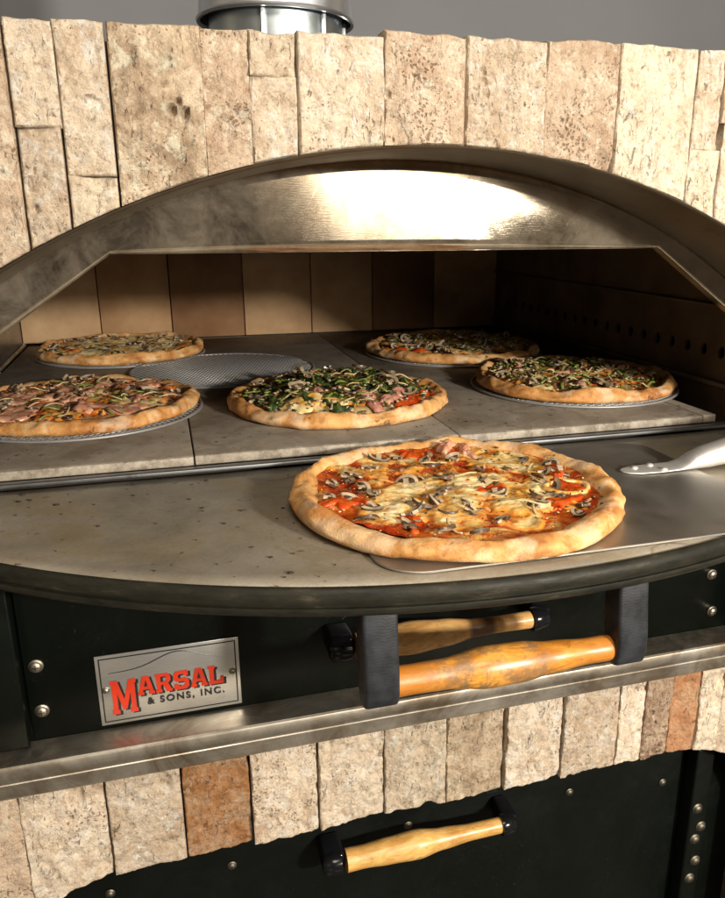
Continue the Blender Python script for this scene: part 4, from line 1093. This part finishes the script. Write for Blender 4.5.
# --- back right pizza
P6 = Pizza('pizza', 'shadowed pizza with mushrooms and greens at the back, beyond the rightmost one', (.690, 1.800), .215, ZD + .0052, 41, M['sauce_green'], (1, 1), .022, .11, .005)
P6.cheese_sheet(0.8, 15, .0035)
for (x, y) in P6.spots(34, .84, .022): P6.mushroom(x, y, P6.rr.uniform(.026, .036), .005)
for (x, y) in P6.spots(30, .82, .02): P6.strip('pepper_strip', M['pepper'], x, y, P6.rr.uniform(.014, .03), .0028, .006)
for (x, y) in ((-.17, -.03), (-.16, -.07), (-.13, -.11)): P6.blob('tomato_piece', M['tomato'], x, y, .015, .007, 1.5, .001, .7, 16, 4)
P6.bits('chopped_greens', [M['pepper'], M['meat'], M['onion']], 260, (.002, .005), .84, .003)

# --- pizza screens
def screen(label, c, r, wires=40):
    t_ = thing('pizza_screen', label, 'pizza screen', (c[0], c[1], ZD), 0, 'round wire pizza screens')
    bm = BM()
    q = [(r * math.cos(2 * PI * k / 96), r * math.sin(2 * PI * k / 96), .0030) for k in range(96)]
    tube(bm, q, .0032, 8, closed=True, flat=.75); obj('rim', bm, M['wire'], t_, world=False)
    bm = BM(); rot = .5
    for d in range(2):
        for k in range(wires):
            o_ = -r + 2 * r * (k + .5) / wires; L = math.sqrt(max(0, r * r - o_ * o_)) - .001
            if L < .01: continue
            a = rot + d * PI / 2; ca, sa = math.cos(a), math.sin(a)
            pts = [(ca * u - sa * o_, sa * u + ca * o_, .0022 + .0005 * d) for u in (-L, 0, L)]
            tube(bm, pts, .0013, 6)
    obj('wire_mesh', bm, M['wire'], t_, world=False)
    return t_
screen('wire screen under the ham pizza at the left edge of the deck', (-.148, 1.395), .200)
screen('wire screen under the pale mushroom pizza at the back left', (-.104, 1.992), .194)
screen('wire screen under the rightmost pizza on the deck', (.775, 1.355), .200)
screen('wire screen under the shadowed pizza at the back right', (.690, 1.800), .217)
screen('empty round wire screen lying bare between the three left and middle pizzas', (.118, 1.715), .197)

# --- crumbs
bm = BM(); rc = random.Random(5)
for k in range(330):
    if k < 170: x, y, z = rc.uniform(-.34, .87), rc.uniform(1.09, 2.15), ZD + .0008
    else:
        x, y, z = rc.uniform(-.30, .80), rc.uniform(.66, 1.03), ZSH + .0012
        if (x - SC[0]) ** 2 + (y - SC[1]) ** 2 > (SR - .02) ** 2 or x > .17: continue
    sz = rc.choice((.0007, .0009, .0012, .0018, .0026))
    t_ = bmesh.new(); bmesh.ops.create_icosphere(t_, subdivisions=1, radius=sz)
    for v_ in t_.verts: v_.co = Vector((v_.co.x * rc.uniform(1, 1.9), v_.co.y, v_.co.z * .5)) + Vector((x, y, z))
    m_ = rc.choice((0, 0, 1))
    for f in t_.faces: f.material_index = m_
    merge(bm, t_)
M['burnt'] = plain('burnt_crumb', (.022, .013, .008), .8); cr_ = obj('crumbs', bm, [M['burnt'], M['burnt']], kind='stuff'); cr_['label'] = 'burnt crumbs scattered over the deck tiles and the steel shelf'; cr_['category'] = 'crumbs'
# --- peel
peel = thing('pizza_peel', 'flat metal pizza peel on the shelf under the largest pizza, bright handle to the right', 'pizza peel', (.45, .85, ZSH))
bm = BM()
x0, x1, y0, y1, rc = .187, .70, .660, 1.012, .05
poly = []
for (cx_, cy_, a0_, rr_) in ((x1 - .04, y0 + .04, -PI / 2, .04), (x1 - .04, y1 - .04, 0, .04), (x0 + rc, y1 - rc, PI / 2, rc), (x0 + rc, y0 + rc, PI, rc)):
    for k in range(9):
        a = a0_ + PI / 2 * k / 8; poly.append((cx_ + rr_ * math.cos(a), cy_ + rr_ * math.sin(a)))
prism(bm, poly, 'z', ZSH + .0016, ZSH + .0040, .0006, 1)
obj('blade', bm, M['blade'], peel, angle=30)
# tang: flat tongue riveted on, then rising into a tube
bm = BM()
pts = [Vector((.590, .880, ZSH + .0060)), Vector((.596, .880, ZSH + .0061)), Vector((.61, .8795, ZSH + .0062)), Vector((.64, .879, ZSH + .0064)), Vector((.672, .878, ZSH + .0070)), Vector((.688, .877, ZSH + .0095)), Vector((.700, .8765, ZSH + .0135)), Vector((.72, .8755, ZSH + .0180)), Vector((.76, .8735, ZSH + .0255)), Vector((.85, .869, ZSH + .044)), Vector((1.15, .855, ZSH + .104))]
wd = [.005, .0115, .0165, .0185, .0175, .0165, .0168, .0178, .0180, .0180, .0180]; th_ = [.0010, .0014, .0016, .0016, .0022, .0060, .0105, .0145, .0170, .0180, .0180]
rings = []
for i, p in enumerate(pts):
    d = (pts[min(i + 1, len(pts) - 1)] - pts[max(i - 1, 0)]).normalized(); u = Vector((0, 0, 1)).cross(d).normalized(); v_ = d.cross(u)
    rings.append([bm.verts.new(p + u * wd[i] * math.copysign(abs(math.cos(a)) ** .7, math.cos(a)) + v_ * th_[i] * math.copysign(abs(math.sin(a)) ** .8, math.sin(a))) for a in [2 * PI * k / 28 for k in range(28)]])
for a_, b_ in zip(rings, rings[1:]):
    for k in range(28): bm.faces.new((a_[k], a_[(k + 1) % 28], b_[(k + 1) % 28], b_[k]))
bm.faces.new(rings[0][::-1]); bm.faces.new(rings[-1]); bmesh.ops.recalc_face_normals(bm, faces=bm.faces)
hd = obj('handle', bm, M['tang'], peel, angle=60)
for (x, y) in ((.612, .884), (.640, .889), (.648, .867)):
    bm = BM(); z_ = ZSH + .0078; lathe(bm, (x, y, z_), (0, 0, 1), [(0, .0052), (.0012, .0050), (.0026, .0034), (.0032, .0012)], 18); obj('rivet', bm, M['tang'], hd)

# ------------------------------------------------------------------ camera
cam = bpy.data.cameras.new('camera'); co = link(bpy.data.objects.new('camera', cam)); S.camera = co
cam.sensor_fit = 'VERTICAL'; cam.sensor_height = 24; cam.lens = 24 * 770 / 898.
cam.shift_x = -(390 - 362.5) / 898.; cam.shift_y = 0
cam.clip_start = .05; cam.clip_end = 60
co.location = (0, 0, 1.55)
yaw = math.atan(234 / 803.); pit = math.radians(16.63)
co.rotation_euler = (PI / 2 - pit, 0, -yaw)

# ------------------------------------------------------------------ light
def area(loc, target, power, size, col=(1, .9, .76), sy=None):
    l = bpy.data.lights.new('lamp_or_fill', 'AREA'); l.energy = power; l.size = size; l.color = col; l.shape = 'DISK'
    if sy: l.shape = 'RECTANGLE'; l.size_y = sy
    o = link(bpy.data.objects.new('lamp_or_fill', l)); o.location = loc
    o.rotation_euler = (Vector(target) - Vector(loc)).to_track_quat('-Z', 'Y').to_euler(); return o
area((1.323, -1.40, 1.883), (.35, 1.0, 1.35), 88, .17, (1, .93, .82))
area((1.60, -1.40, 1.89), (.35, 1.0, 1.3), 22, .12, (1, .90, .76))
area((.10, -.6, 3.0), (.3, .9, 1.1), 30, 1.0, (1, .90, .76))  # added soft fill from overhead to brighten the shelf top, not a fixture
area((1.12, -1.9, 1.95), (.5, 1.0, 1.3), 17, .8, (1, .86, .68))  # added frontal fill, evens out the deck and the right-hand pizza
W = bpy.data.worlds.new('World'); S.world = W; W.use_nodes = True; nt = W.node_tree; bg = nt.nodes['Background']
tc = nt.nodes.new('ShaderNodeTexCoord'); nz = nt.nodes.new('ShaderNodeTexNoise'); nz.inputs['Scale'].default_value = 2.2; nz.inputs['Detail'].default_value = 3
rp = nt.nodes.new('ShaderNodeValToRGB'); nt.links.new(tc.outputs['Generated'], nz.inputs['Vector']); nt.links.new(nz.outputs['Fac'], rp.inputs['Fac'])
cr = rp.color_ramp; cr.elements.new(.5); cr.elements.new(.58)
for e_, (p_, c_) in zip(cr.elements, [(.36, (.12, .095, .075)), (.50, (.32, .26, .20)), (.60, (.75, .62, .47)), (.72, (2.2, 1.75, 1.2))]):
    e_.position = p_; e_.color = (*c_, 1)
nz.inputs['Scale'].default_value = 2.6
nt.links.new(rp.outputs['Color'], bg.inputs['Color']); bg.inputs['Strength'].default_value = .38
S.view_settings.view_transform = 'Standard'; S.view_settings.look = 'None'; S.view_settings.exposure = 0; S.view_settings.gamma = 1
